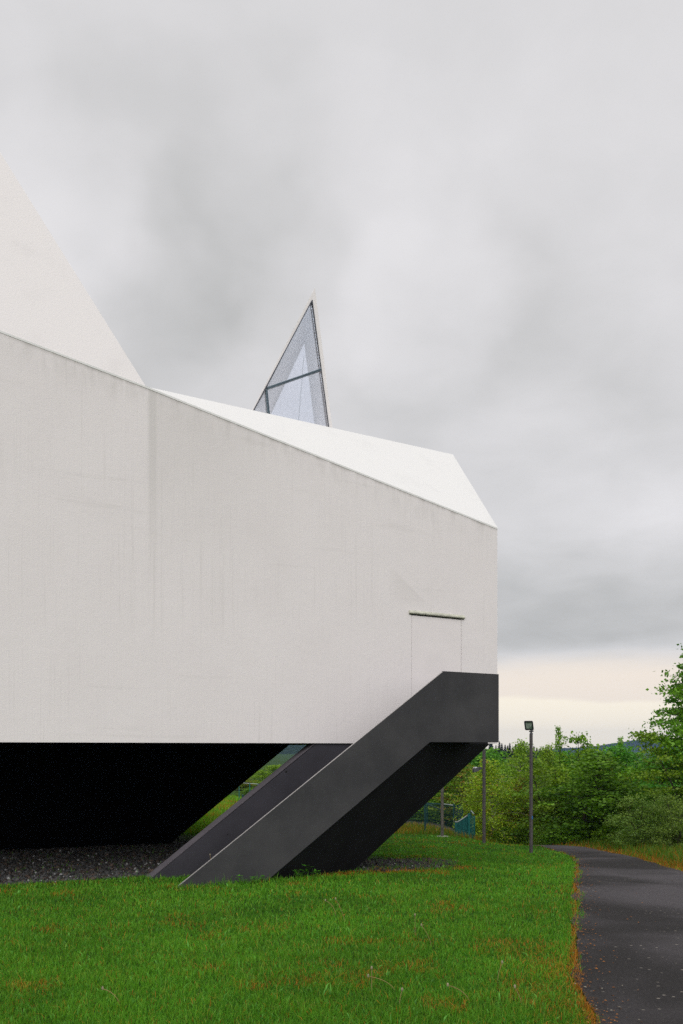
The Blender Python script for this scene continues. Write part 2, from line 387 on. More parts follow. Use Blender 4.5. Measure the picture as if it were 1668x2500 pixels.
def asphalt_mat():
    m, T = new_mat('worn_asphalt'); P = objco(T)
    fine = T.noise(P, 55, 3, 0.7); mid = T.noise(P, 0.28, 4, 0.5, 0.4)
    c = T.mix(T.ramp(mid, 0.40, 0.60), (0.024, 0.0225, 0.0225), (0.062, 0.057, 0.061))
    c = T.mix(T.math('MULTIPLY', T.ramp(fine, 0.35, 0.75), 0.6), c, T.mix(1.0, c, (2.0, 1.95, 1.9), 'MULTIPLY'))
    vo = T.new('ShaderNodeTexVoronoi'); T.put(vo.inputs['Vector'], P); vo.inputs['Scale'].default_value = 9
    c = T.mix(T.math('MULTIPLY', T.ramp(vo.outputs[0], 0.15, 0.08), T.ramp(T.noise(P, 0.9, 3, 0.5), 0.42, 0.62)), c, (0.26, 0.235, 0.20))
    finish(T, principled(T, c, T.ramp(mid, 0.4, 0.6, 0.95, 0.8), T.math('ADD', fine, T.math('MULTIPLY', T.noise(P, 140, 2, 0.6), 0.6)), 0.7, 0.012, spec=0.15)); return m
def stone_mat():
    m, T = new_mat('gravel_stone')
    a = T.new('ShaderNodeAttribute', attribute_name='Col').outputs[0]
    finish(T, principled(T, a, 0.9, T.noise(objco(T), 60, 3, 0.6), 0.4, 0.01, spec=0.2)); return m
def hill_mat(name, a, b, sc):
    m, T = new_mat(name); P = objco(T)
    n = T.noise(P, sc, 6, 0.7)
    finish(T, principled(T, T.mix(T.ramp(n, 0.35, 0.65), a, b), 0.95, n, 1.0, 4.0, spec=0.0)); return m

# ------------------------------------------------------------------ ground, path, hills
def axis(lo, hi, fine, d, far):
    a = list(np.arange(lo, hi + 1e-6, d)); g = d; x = hi
    while x < far: g *= 1.22; x += g; a.append(x)
    g = d; x = lo
    while x > -far: g *= 1.22; x -= g; a.insert(0, x)
    return np.array(a)
xs = axis(-14, 16, 0, 0.3, 2300); ys = axis(-6, 46, 0, 0.3, 2300)
XX, YY = np.meshgrid(xs, ys); ZZ = terr(XX, YY)
nx, ny = len(xs), len(ys)
idx = np.arange(nx * ny).reshape(ny, nx)
q = np.stack([idx[:-1, :-1], idx[:-1, 1:], idx[1:, 1:], idx[1:, :-1]], -1).reshape(-1)
me = mesh_np('ground', np.stack([XX, YY, ZZ], -1).reshape(-1, 3), q, np.arange(0, len(q), 4), smooth=True)
tag(link('ground', me, ground_mat()), 'grassy ground falling gently away from the church', kind='structure')

yy = np.arange(-5.5, 52, 0.15); nc = 15
L, R = path_x(yy, 0), path_x(yy, 1)
L = L + (vnoise(yy, yy * 0, 1.3, 3) - 0.5) * 0.22; R = R + (vnoise(yy, yy * 0 + 7, 1.1, 3) - 0.5) * 0.2
tt = np.linspace(0, 1, nc)
PX = L[:, None] * (1 - tt) + R[:, None] * tt; PY = np.repeat(yy[:, None], nc, 1)
PZ = terr(PX, PY) + 0.022 + 0.02 * np.sin(tt * math.pi)[None, :]
idx = np.arange(PX.size).reshape(PX.shape)
q = np.stack([idx[:-1, :-1], idx[:-1, 1:], idx[1:, 1:], idx[1:, :-1]], -1).reshape(-1)
tag(link('path', mesh_np('path', np.stack([PX, PY, PZ], -1).reshape(-1, 3), q, np.arange(0, len(q), 4), smooth=True), asphalt_mat()),
    'worn dark asphalt path curving left behind the lawn', kind='structure')

def hill(name, x0, x1, y, crest, depth, rough, mat, label, foot=-14):
    n = int(np.clip((x1 - x0) / (y * 0.004), 60, 500)); X = np.linspace(x0, x1, n); m = 14
    rows = []
    for j, s in enumerate(np.linspace(-1, 1, m)):
        prof = math.cos(s * math.pi / 2) ** 0.8 if abs(s) < 1 else 0
        c = np.array([crest(v) for v in X])
        zz = foot + (c - foot) * prof + (vnoise(X, X * 0 + s * 40, rough[0], 3) - 0.4) * rough[1] * (prof > 0)
        rows.append(np.stack([X, np.full(n, y + s * depth), zz], -1))
    V = np.array(rows); idx = np.arange(n * m).reshape(m, n)
    q = np.stack([idx[:-1, :-1], idx[:-1, 1:], idx[1:, 1:], idx[1:, :-1]], -1).reshape(-1)
    return tag(link(name, mesh_np(name, V.reshape(-1, 3), q, np.arange(0, len(q), 4)), mat), label, kind='structure')
hx = lambda px, Y: (px - CX) / F * Y
hm = hill_mat('far_forest', (0.010, 0.022, 0.012), (0.030, 0.052, 0.022), 0.25)
hill('hills', hx(1360, 2500), hx(2300, 2500), 2500, lambda x: EYE + 26.5 * math.exp(-((x - hx(1590, 2500)) / 150) ** 2) + 6.0 * math.exp(-((x - hx(1760, 2500)) / 160) ** 2) - 3, 160, (0.09, 4.4), hm,
     'distant wooded hill turned blue by the air')
hill('hills', hx(850, 260), hx(1460, 260), 280, lambda x: EYE + np.interp(x, [hx(850, 280), hx(1180, 280), hx(1420, 280), hx(1470, 280)], [-2, -0.6, -2.4, -8]), 25, (0.3, 1.0), hm,
     'dark ridge under the row of spruces beyond the trees')
hill('hills', hx(-400, 1200), hx(900, 1200), 1200, lambda x: EYE + np.interp(x, [hx(-400, 1200), hx(600, 1200), hx(900, 1200)], [28, 16, 3]), 150, (0.09, 5.0), hm,
     'wooded slope glimpsed far off below the raised church')

# ------------------------------------------------------------------ church
ch = empty('church', WE, TH)
tag(ch, 'white angular church raised on a black base, with sloping roof and pointed spires', 'church')
ZB = EYE + 10.0 / F * 16.5                       # underside of the white wall
DEPTH = 14.0
Rg = loc(1106, 1113, 1.40); Rg.x = 0.0
SL = LT.x
d0, d1 = loc(1005, 1500, 0), loc(1127, 1512, 0)
DX0, DX1 = d0.x, d1.x; DZ1 = (d0.z + d1.z) / 2; DZ0 = ZB + 0.22
wb = MB(); zt = lambda s: np.interp(s, [SL, SJ.x, 0], [LT.z, SJ.z, ET.z])
wb.poly([(SL, 0, ZB), (DX0, 0, ZB), (DX0, 0, zt(DX0)), (SJ.x, 0, SJ.z), (SL, 0, LT.z)])
wb.poly([(DX0, 0, DZ1), (DX1, 0, DZ1), (DX1, 0, zt(DX1)), (DX0, 0, zt(DX0))])
wb.poly([(DX0, 0, ZB), (DX1, 0, ZB), (DX1, 0, DZ0), (DX0, 0, DZ0)])
wb.poly([(DX1, 0, ZB), (0, 0, ZB), (0, 0, ET.z), (DX1, 0, zt(DX1))])
for a, b in (((DX0, DZ0), (DX0, DZ1)), ((DX0, DZ1), (DX1, DZ1)), ((DX1, DZ1), (DX1, DZ0)), ((DX1, DZ0), (DX0, DZ0))):
    wb.poly([(a[0], 0, a[1]), (b[0], 0, b[1]), (b[0], 0.15, b[1]), (a[0], 0.15, a[1])])
BRz, BLz = 6.0, 6.4
wb.poly([(0, 0, ZB), (0, DEPTH, ZB), (0, DEPTH, BRz), (0, Rg.y, Rg.z), (0, 0, ET.z)])
wb.poly([(SL, 0, ZB), (SL, DEPTH, ZB), (SL, DEPTH, BLz), (SL, 0, LT.z)])
wb.poly([(SL, DEPTH, ZB), (0, DEPTH, ZB), (0, DEPTH, BRz), (SL, DEPTH, BLz)])
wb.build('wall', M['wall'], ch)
dk = MB(); dk.box((DX0 - 0.1, 0.152, DZ0 - 0.1), (DX1 + 0.1, 0.17, DZ1 + 0.1)); dk.build('door_reveal', M['dark'], ch)
dr = MB(); dr.box((DX0 + 0.008, 0.002, DZ0 + 0.01), (DX1 - 0.007, 0.06, DZ1 - 0.012)); door = dr.build('door', M['door'], ch, 0.003)
door['label'] = 'flush white door with hairline gaps'
li = MB(); li.prism([(DX0 - 0.06, -0.001, DZ1 + 0.075), (DX0 - 0.06, -0.034, DZ1 + 0.04), (DX0 - 0.06, -0.034, DZ1 + 0.022), (DX0 - 0.06, -0.001, DZ1 + 0.004)], (DX1 - DX0 + 0.12, 0, 0))
lo = li.build('drip_moulding', M['trimgrey'], ch)
li = MB(); li.box((DX0 - 0.05, -0.012, DZ1 - 0.004), (DX1 + 0.05, -0.001, DZ1 + 0.0035)); li.build('painted_shadow_bar', M['dark'], lo)  # black bar added as the shadow line under the moulding
rf = MB(); th = 0.03
E0 = (0.006, -0.005, ET.z - 0.004)
def up(p): return (p[0], p[1], p[2] + th)
C0 = (SJ.x, -0.005, SJ.z - 0.004); R0 = (0.012, Rg.y, Rg.z)
for tri in ((C0, E0, R0), (C0, R0, (0, DEPTH, BRz)), (C0, (0, DEPTH, BRz), (SL, DEPTH, BLz)), (C0, (SL, DEPTH, BLz), (SL, -0.005, LT.z - 0.004))):
    rf.prism(tri, (0, 0, th))
rf.build('roof', M['roof'], ch)
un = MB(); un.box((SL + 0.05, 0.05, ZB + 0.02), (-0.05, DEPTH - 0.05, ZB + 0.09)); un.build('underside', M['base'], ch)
# big spire cut off by the left edge of the photograph
ap = loc(-330, -160, 2.2); c1 = Vector((loc(357, 947, 0).x, -0.004, 0)); c1.z = zt(c1.x) + 0.01
l1 = Vector((SL + 0.2, -0.004, zt(SL + 0.2) + 0.02)); sb = MB()
cb = Vector((c1.x, 3.4, 6.2)); lb = Vector((l1.x, 3.4, 6.4))
for f in ((c1, l1, ap), (l1, lb, ap), (lb, cb, ap), (cb, c1, ap)): sb.poly(f)
sp = sb.build('spire', M['spire'], ch); sp['label'] = 'tall plain white spire cut by the left edge'
# small glazed spire behind the ridge
T0, T1 = 3.6, 5.6
def ext(p, q, k): return p + (q - p) * k
a_o, l_o, r_o = loc(769, 702, T0), loc(612, 1007, T0), loc(812, 1046, T0)
a_i, l_i, r_i = loc(762, 733, T0), loc(618, 1004, T0), loc(803, 1046, T0)
l_o, r_o, l_i, r_i = ext(a_o, l_o, 1.35), ext(a_o, r_o, 1.22), ext(a_i, l_i, 1.40), ext(a_i, r_i, 1.24)
a_b, l_b, r_b = loc(743, 838, T1), loc(653, 1030, T1), loc(768, 1038, T1)
l_b, r_b = ext(a_b, l_b, 1.5), ext(a_b, r_b, 1.4)
def back(p, q, d=0.07):  # outer shell of the far end
    return p
g = MB(); w3 = Vector((0, 0, 0))
a_ob, l_ob, r_ob = a_b + Vector((0, 0, 0.16)), l_b + Vector((-0.07, 0, -0.1)), r_b + Vector((0.06, 0, -0.1))
for f in ((a_o, l_o, l_i, a_i), (a_o, a_i, r_i, r_o), (a_i, l_i, l_b, a_b), (a_i, a_b, r_b, r_i),
          (a_o, a_ob, l_ob, l_o), (a_o, r_o, r_ob, a_ob), (a_ob, a_b, l_b, l_ob), (a_ob, r_ob, r_b, a_b)): g.poly(f)
sk = g.build('skylight_spire', M['spire'], ch); sk['label'] = 'small glazed pointed spire on the roof'
e = Vector((0, 0.03, 0))
mA, mB_ = loc(652, 948, T0) + e, loc(784, 902, T0) + e
kA, kB = loc(651, 951, T0) + e, ext(loc(651, 951, T0), loc(657, 1013, T0), 1.6) + e
gl = MB(); gl.prism([a_i + e, mA, mB_], (0, 0.012, 0)); gl.build('glass_pane', M['glass'], sk)
gl = MB(); gl.prism([kA, l_i + e, kB], (0, 0.012, 0)); gl.build('glass_pane', M['glass'], sk)
gl = MB(); gl.prism([mA, kB, r_i + e, mB_], (0, 0.012, 0)); gl.build('glass_pane', M['glass'], sk)
gl = MB(); gl.prism([a_b, l_b, r_b], (0, 0.012, 0)); gl.build('glass_pane', M['glass'], sk)
for p, q2, w in ((mA, mB_, 0.042), (kA, kB, 0.036)):
    b = MB(); off = Vector((0, -0.02, 0)); b.bar(p + off, q2 + off, w, 0.05, (0, 1, 0)); b.build('mullion', M['mullion'], sk)
    b = MB(); off = Vector((0, -0.047, -0.002)); b.bar(p + off, q2 + off, w * 0.22, 0.01, (0, 1, 0)); b.build('gasket', M['gasket'], sk)
for p, q2 in ((a_i, l_i), (a_i, r_i)):
    b = MB(); off = Vector((0, -0.006, 0)); b.bar(p + off, q2 + off, 0.010 if q2 is r_i else 0.016, 0.02, (0, 1, 0)); b.build('gasket', M['gasket'], sk)
b = MB(); pt = loc(740, 845, T1); b.bar(loc(742, 870, T1), loc(729, 1030, T1), 0.010, 0.010, (0, 1, 0)); b.build('mullion', M['rail'], sk)
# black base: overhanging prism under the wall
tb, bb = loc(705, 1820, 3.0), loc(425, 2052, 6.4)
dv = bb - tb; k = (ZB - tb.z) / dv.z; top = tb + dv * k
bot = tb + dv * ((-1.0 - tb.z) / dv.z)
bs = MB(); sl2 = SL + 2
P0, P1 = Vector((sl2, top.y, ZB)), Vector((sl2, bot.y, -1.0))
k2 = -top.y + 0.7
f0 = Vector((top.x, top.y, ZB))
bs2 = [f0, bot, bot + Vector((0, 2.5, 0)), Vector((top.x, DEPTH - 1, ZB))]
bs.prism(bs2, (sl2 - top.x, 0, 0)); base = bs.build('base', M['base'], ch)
base['label'] = 'black inward sloping base under the white wall'

# ------------------------------------------------------------------ outdoor stair
st = empty('staircase', WE, TH)
tag(st, 'dark grey outdoor staircase with solid parapets climbing to the white door', 'staircase')
TO = -1.17
pt = [loc(435, 2165, TO), loc(1082, 1641, TO), loc(1218, 1647, TO), loc(1218, 1811, TO), loc(1050, 1813.5, TO), loc(649, 2153, TO)]
zl = (pt[3].z + pt[4].z) / 2; pt[3].z = pt[4].z = zl; ztop = (pt[1].z + pt[2].z) / 2; pt[1].z = pt[2].z = ztop
sa = (pt[1] - pt[0]).normalized(); sb2 = (pt[4] - pt[5]).normalized()
pt[0] = pt[0] - sa * 0.8; pt[5] = pt[5] - sb2 * 0.8
o = MB(); o.prism(pt, (0, 0.035, 0)); par = o.build('parapet', M['stair'], st)
par['label'] = 'outer stair parapet, front sheet'
c = MB(); c.bar(pt[0] + Vector((0, 0.0185, 0.001)), pt[1] + Vector((0, 0.0185, 0.001)), 0.031, 0.004); c.build('edge_cap', M['cap'], par)
c = MB(); c.bar(pt[1] + Vector((0.0, 0.016, 0.006)), pt[2] + Vector((0, 0.016, 0.006)), 0.034, 0.010); c.build('edge_cap', M['stair'], par)
o = MB(); o.box((pt[2].x - 0.035, TO + 0.037, zl), (pt[2].x, -0.01, ztop)); o.build('end_panel', M['stair'], st)
o = MB(); o.box((pt[4].x - 0.25, TO + 0.037, zl + 0.02), (pt[2].x - 0.037, -0.01, zl + 0.16)); o.build('landing', M['soffit'], st)
# inner parapet in line with the wall, running on below it
i0, i1 = loc(400, 2123, 0.0), loc(774, 1817, 0.0)
si = (i1 - i0).normalized(); j0, j1 = loc(855, 2137, 0.0), loc(1197, 1818, 0.0); sj = (j1 - j0).normalized()
ztopi = ZB - 0.015
def atz(p, d, z): return p + d * ((z - p.z) / d.z)
ii = [atz(i0, si, -1.05), atz(i0, si, ztopi), atz(j0, sj, ztopi), atz(j0, sj, -1.05)]
o = MB(); o.prism([p + Vector((0, 0.03, 0)) for p in ii], (0, 0.22, 0)); ip = o.build('parapet', M['inner'], st)
ip['label'] = 'inner stair parapet with lilac grey top'
nrm = Vector((-si.z, 0, si.x)); c = MB()
c.prism([ii[0] + Vector((0, 0.03, 0)) + nrm * 0.003, ii[1] + Vector((-0.02, 0.03, 0)) + nrm * 0.003, ii[1] + Vector((-0.02, 0.252, 0)) + nrm * 0.003, ii[0] + Vector((0, 0.252, 0)) + nrm * 0.003], nrm * 0.012)
c.build('coping', M['cope'], ip)
for hp in ((699, 1884), (556, 2037)):
    h = loc(*hp, 0.03); c = MB(); c.tube([h + Vector((0, -0.004, 0)), h + Vector((0, 0.02, 0))], 0.018 if hp[0] == 699 else 0.01, 10); c.build('bolt_hole', M['dark'], ip)
# sloping soffit and steps between the two parapets
z_lo = -1.05
pa, pb = atz(pt[5], sb2, z_lo) + Vector((0, 0.036, 0)), pt[4] + Vector((0, 0.036, 0.0))
qa, qb = atz(j0, sj, z_lo) + Vector((0, 0.028, 0)), atz(j0, sj, ztopi) + Vector((0, 0.028, 0))
o = MB(); b0 = len(o.v)
rise = Vector((0, 0, 0.05))
o.v += [tuple(p) for p in (pa, pb, qb, qa)] + [tuple(p + rise) for p in (pa, pb, qb, qa)]
o.f += [(3, 2, 1, 0), (4, 5, 6, 7), (0, 1, 5, 4), (1, 2, 6, 5), (2, 3, 7, 6), (3, 0, 4, 7)]
o.build('soffit', M['soffit'], st)
run_top = pt[1]; dz = 0.172; zfloor = zl + 0.16; sx = run_top.x + 0.05; dxs = dz * (sa.x / sa.z)
k = 0
while zfloor - k * dz > -0.65 and k < 20:
    z1 = zfloor - k * dz; x1 = sx - k * dxs
    k += 1; x0 = x1 - dxs - 0.02; zs = z1 - dz; zb_ = lambda x: pt[4].z + (x - pt[4].x) * sb2.z / sb2.x + 0.03
    y1_ = 0.026 if zs < ZB - 0.25 else -0.012; b1 = min(zb_(x1), zl + 0.17); b0_ = min(zb_(x0), b1)
    if zs < b1 + 0.03: continue
    o = MB(); o.prism([(x0, TO + 0.038, b0_), (x1, TO + 0.038, b1), (x1, TO + 0.038, zs), (x0, TO + 0.038, zs)], (0, y1_ - TO - 0.038, 0)); o.build('step', M['stair'], st)

# ------------------------------------------------------------------ lamp posts
def oct_pole(mb, x, y, z0, z1, r, n=10): mb.tube([(x, y, z0), (x, y, z1)], r, n)
def lamp_spot():
    x, y, z = place(1297, 23.4); Z = lambda py: EYE + (CY - py) / F * y
    r = empty('lamp_post', (x, y, z))
    tag(r, 'brown grey lamp post by the path with a tilted floodlight and small blue sticker', 'lamp post')
    rel = lambda px, py: Vector((hx(px, y) - x, 0, Z(py) - z))
    m = MB(); m.tube([(0, 0, -0.3), (0, 0, rel(0, 1792).z)], [0.048, 0.045], 12); pole = m.build('pole', M['pole'], r)
    m = MB(); m.tube([rel(1297.5, 1792) + Vector((0, 0, 0.001)), rel(1297.5, 1789)], [0.05, 0.03], 12); m.build('pole_cap', M['lamp'], r)
    m = MB(); m.tube([rel(1297.5, 1791), rel(1297.5, 1782)], 0.026, 8); m.tube([rel(1297, 1786) + Vector((-.05, 0, 0)), rel(1300, 1785) + Vector((.03, 0, 0))], 0.02, 8); m.build('bracket', M['lamp'], r)
    # floodlight: front frame turned to the lower left, wedge shaped body behind
    c = rel(1292, 1771); n = Vector((-0.42, -0.80, -0.42)).normalized(); u = n.cross(Vector((0, 0, 1))).normalized() * -1
    u = Vector((0.89, -0.46, 0.0)); u = (u - n * u.dot(n)).normalized(); v = u.cross(n).normalized()
    if v.z < 0: v = -v
    hw, hh = 0.104, 0.120
    corner = lambda a, b, d=0.0: c + u * (a * hw) + v * (b * hh) - n * d
    front = [corner(-1, -1), corner(1, -1), corner(1, 1), corner(-1, 1)]
    bk = [corner(-0.55, -0.75, 0.19), corner(0.55, -0.75, 0.19), corner(0.55, 0.25, 0.19), corner(-0.55, 0.25, 0.19)]
    m = MB(); m.v = [tuple(p) for p in front + bk]; m.f = [(0, 1, 2, 3), (7, 6, 5, 4), (0, 4, 5, 1), (1, 5, 6, 2), (2, 6, 7, 3), (3, 7, 4, 0)]
    hd = m.build('floodlight', M['lamp'], r, 0.012)
    m = MB()
    for a, b in (((-1, -1), (1, -1)), ((1, -1), (1, 1)), ((1, 1), (-1, 1)), ((-1, 1), (-1, -1))):
        m.bar(corner(*a, -0.012), corner(*b, -0.012), 0.032, 0.022, tuple(n))
    m.build('frame', M['lamp'], hd)
    m = MB(); m.prism([corner(a * 0.86, b * 0.86, -0.004) for a, b in ((-1, -1), (1, -1), (1, 1), (-1, 1))], tuple(n * 0.004)); m.build('glass', M['lampglass'], hd)
    m = MB(); sz0, sz1 = rel(0, 2000).z, rel(0, 1992).z
    m.prism([(0.004 + 0.0455 * math.sin(a), -0.0465 * math.cos(a), sz0) for a in (0.05, 0.4, 0.8)] + [(0.004 + 0.050 * math.sin(a), -0.051 * math.cos(a), sz0) for a in (0.8, 0.4, 0.05)], (0, 0, sz1 - sz0))
    m.build('sticker', M['blue'], pole)
lamp_spot()
def lamp_arm(px, Y, ytop, mat, label, footing):
    x, y, z = place(px, Y); Z = lambda py: EYE + (CY - py) / F * y
    r = empty('lamp_post', (x, y, z)); tag(r, label, 'lamp post')
    rel = lambda p, py: Vector((hx(p, y) - x, 0, Z(py) - z))
    m = MB(); m.tube([(0, 0, -0.3), (0, 0, rel(0, ytop).z)], [0.053, 0.050], 12); m.build('pole', mat, r)
    m = MB(); m.tube([(0, 0, rel(0, ytop).z + 0.001), (0, 0, rel(0, ytop - 2).z)], [0.052, 0.03], 12); m.build('pole_cap', M['lamp'], r)
    dyy = 43
    m = MB(); m.bar(rel(px - 2, ytop + dyy - 1), rel(px - 14, ytop + dyy + 1), 0.03, 0.025); m.build('arm', M['lamp'], r)
    a, b = rel(px - 9, ytop + dyy), rel(px - 28, ytop + dyy + 6)
    m = MB(); a = rel(px - 6, ytop + dyy); b = rel(px - 28, ytop + dyy + 7)
    pts = [(a, 0.035, 0.03), (a.lerp(b, 0.35), 0.10, 0.06), (b.lerp(a, 0.1), 0.11, 0.065), (b, 0.09, 0.05)]
    base = []
    for p, w, h in pts: base += [p + Vector((0, -w, -h)), p + Vector((0, w, -h)), p + Vector((0, w * 0.8, h)), p + Vector((0, -w * 0.8, h))]
    m.v = [tuple(p) for p in base]
    for i in range(3):
        for k in range(4): m.f.append((4 * i + k, 4 * i + (k + 1) % 4, 4 * i + 4 + (k + 1) % 4, 4 * i + 4 + k))
    m.f += [(0, 1, 2, 3), (15, 14, 13, 12)]
    hd = m.build('lamp_head', M['lamp'], r, 0.008)
    m = MB(); cc = a.lerp(b, 0.70) + Vector((0, -0.01, 0.06)); m.tube([cc, cc + Vector((0, 0, 0.02)), cc + Vector((0, 0, 0.035))], [0.075, 0.07, 0.04], 14)
    m.build('lamp_cover', M['silver'], hd)
    if footing:
        m = MB(); m.tube([(0, 0, -0.2), (0, 0, 0.012), (0.0, 0, 0.02)], [0.24, 0.23, 0.2], 9); m.build('footing', M['concrete'], r)
lamp_arm(1182, 27.2, 1832, M['pole'], 'grey lamp post with a short arm and flat lamp head beside the stair landing', False)
lamp_arm(1080, 30.0, 1836, M['pole2'], 'paler weathered lamp post on a concrete footing, half hidden by the stair', True)

# ------------------------------------------------------------------ fences
def pw(px, py, Y): return Vector((hx(px, Y), Y, EYE + (CY - py) / F * Y))
def post(px, Y, ytop, r=0.03, mat='tealpost', sink=0.15):
    x, y, z = place(px, Y); m = MB(); m.tube([(x, y, z - sink), (x, y, EYE + (CY - ytop) / F * Y)], r, 8); return m
def wires(p, q, zlo_p, zlo_q, zhi_p, zhi_q, step=0.11, w=0.006):
    m = MB(); n = max(2, int((Vector(q) - Vector(p)).length / step)); p, q = Vector(p), Vector(q)
    H = max(zhi_p - zlo_p, zhi_q - zlo_q); k = int(H / step) + 1
    for i in range(n + 1):
        f = i / n; b = p.lerp(q, f); z0 = zlo_p + (zlo_q - zlo_p) * f; z1 = zhi_p + (zhi_q - zhi_p) * f
        m.bar((b.x, b.y, z0), (b.x, b.y, z1), w)
    for i in range(k + 1):
        f = i / k
        m.bar((p.x, p.y, zlo_p + (zhi_p - zlo_p) * f), (q.x, q.y, zlo_q + (zhi_q - zlo_q) * f), w)
    return m
# far wire fence behind the lamp posts
fr = empty('wire_fence', place(1070, 40)); tag(fr, 'dark teal wire mesh fence with pale top rail behind the half hidden lamp post', 'fence')
def child(mb, name, mat, root):
    inv = Vector(root.location); mb.v = [tuple(Vector(v) - inv) for v in mb.v]; return mb.build(name, M[mat], root)
for px, Y, ytop in ((960, 41, 1957), (1043, 41, 1961), (1108, 39, 1961), (1130, 42, 1964)): child(post(px, Y, ytop), 'post', 'tealpost', fr)
m = MB(); m.bar(pw(940, 1955, 41), pw(1076, 1963, 40), 0.045); child(m, 'top_rail', 'tealpost', fr)
m = MB(); m.bar(pw(1078, 1962.5, 40), pw(1108, 1966, 39), 0.04); child(m, 'top_rail', 'rail', fr)
m = MB(); m.bar(pw(1043, 1963, 41), pw(1080, 1978, 40), 0.04); child(m, 'brace', 'tealpost', fr)
for a, b in (((960, 41), (1043, 41)), ((1043, 41), (1108, 39)), ((1108, 39), (1130, 42))):
    pa_, pb_ = place(*a), place(*b); hi = 1.75 + (CY - 1964) / F
    child(wires(pa_, pb_, pa_[2] + 0.03, pb_[2] + 0.03, EYE + (CY - 1964) / F * a[1], EYE + (CY - 1965) / F * b[1], 0.09, 0.008), 'wire_panel', 'tealpost', fr)
m = post(1038, 33, 1962, 0.035)
fp = m.build('fence_post', M['tealpost'])
tag(fp, 'single dark green fence post in front of the wire fence, left of the lamp post', 'fence post')
# teal wing panel and mesh gate
gt = empty('fence_gate', place(1148, 32)); tag(gt, 'teal fence panel with sloping top and mesh gate leaf beside the birch', 'gate')
zb = [gz(hx(1111, 32), 32) - 0.05, gz(hx(1147, 32), 32) - 0.05]
pl = [pw(1111, 2007, 32), pw(1118, 2007, 32), pw(1143, 1990, 32), pw(1143, 2036, 32), pw(1111, 2036, 32)]
pl[3].z = zb[1]; pl[4].z = zb[0]
m = MB(); m.prism(pl, (0, 0.02, 0)); child(m, 'panel', 'teal', gt)
for i in range(9):
    f = (i + 0.5) / 9; px = 1112 + 31 * f; yt = 2009 if px < 1119 else 2008 - (px - 1118) * 0.68
    m = MB(); p = pw(px, yt + 1, 32); m.bar((p.x, 31.985, gz(p.x, 32) - 0.05), (p.x, 31.985, p.z), 0.05, 0.018); child(m, 'slat', 'teal', gt)
m = MB(); m.bar(pl[0] + Vector((0, -.02, 0.01)), pl[1] + Vector((0, -.02, 0.01)), 0.03); m.bar(pl[1] + Vector((0, -.02, 0.01)), pl[2] + Vector((0, -.02, 0.01)), 0.03); child(m, 'top_rail', 'rail', gt)
m = post(1145.5, 31.9, 1986, 0.045); child(m, 'post', 'teal', gt)
m = post(1159, 32.3, 1992, 0.02); child(m, 'post', 'teal', gt)
m = post(1150, 33.5, 1978, 0.03); child(m, 'post', 'tealpost', gt)
m = MB(); m.bar(pw(1150, 1979, 33.5), pw(1157, 1987, 33), 0.03); child(m, 'brace', 'rail', gt)
a, b = place(1148, 32), place(1159, 32.3)
child(wires(a, b, a[2] + .03, b[2] + .03, EYE + (CY - 1991) / F * 32, EYE + (CY - 1993) / F * 32.3, 0.045, 0.012), 'gate_leaf', 'teal', gt)
# fence glimpsed in the gap under the church
ff = empty('wire_fence', place(620, 58)); tag(ff, 'thin blue green wire fence seen through the gap under the church', 'fence')
for px in (584, 610, 630, 652): child(post(px, 58, 1911 + (px - 600) * 0.08, 0.03), 'post', 'teal', ff)
m = MB(); m.bar(pw(560, 1909, 58), pw(665, 1917, 58), 0.035); child(m, 'top_rail', 'rail', ff)
for px, Y, yt in ((593, 42, 1940), (458, 27, 2021)):
    m = post(px, Y, yt, 0.05 if Y > 30 else 0.035, 'dark'); m.build('marker_post', M['tealpost'])
for o in [o for o in COL.objects if o.name.startswith('marker_post')]:
    far = o.name == 'marker_post'
    tag(o, 'short black post in the far meadow near the wire fence' if far else 'short dark stake in the grass close behind the black base', 'post')

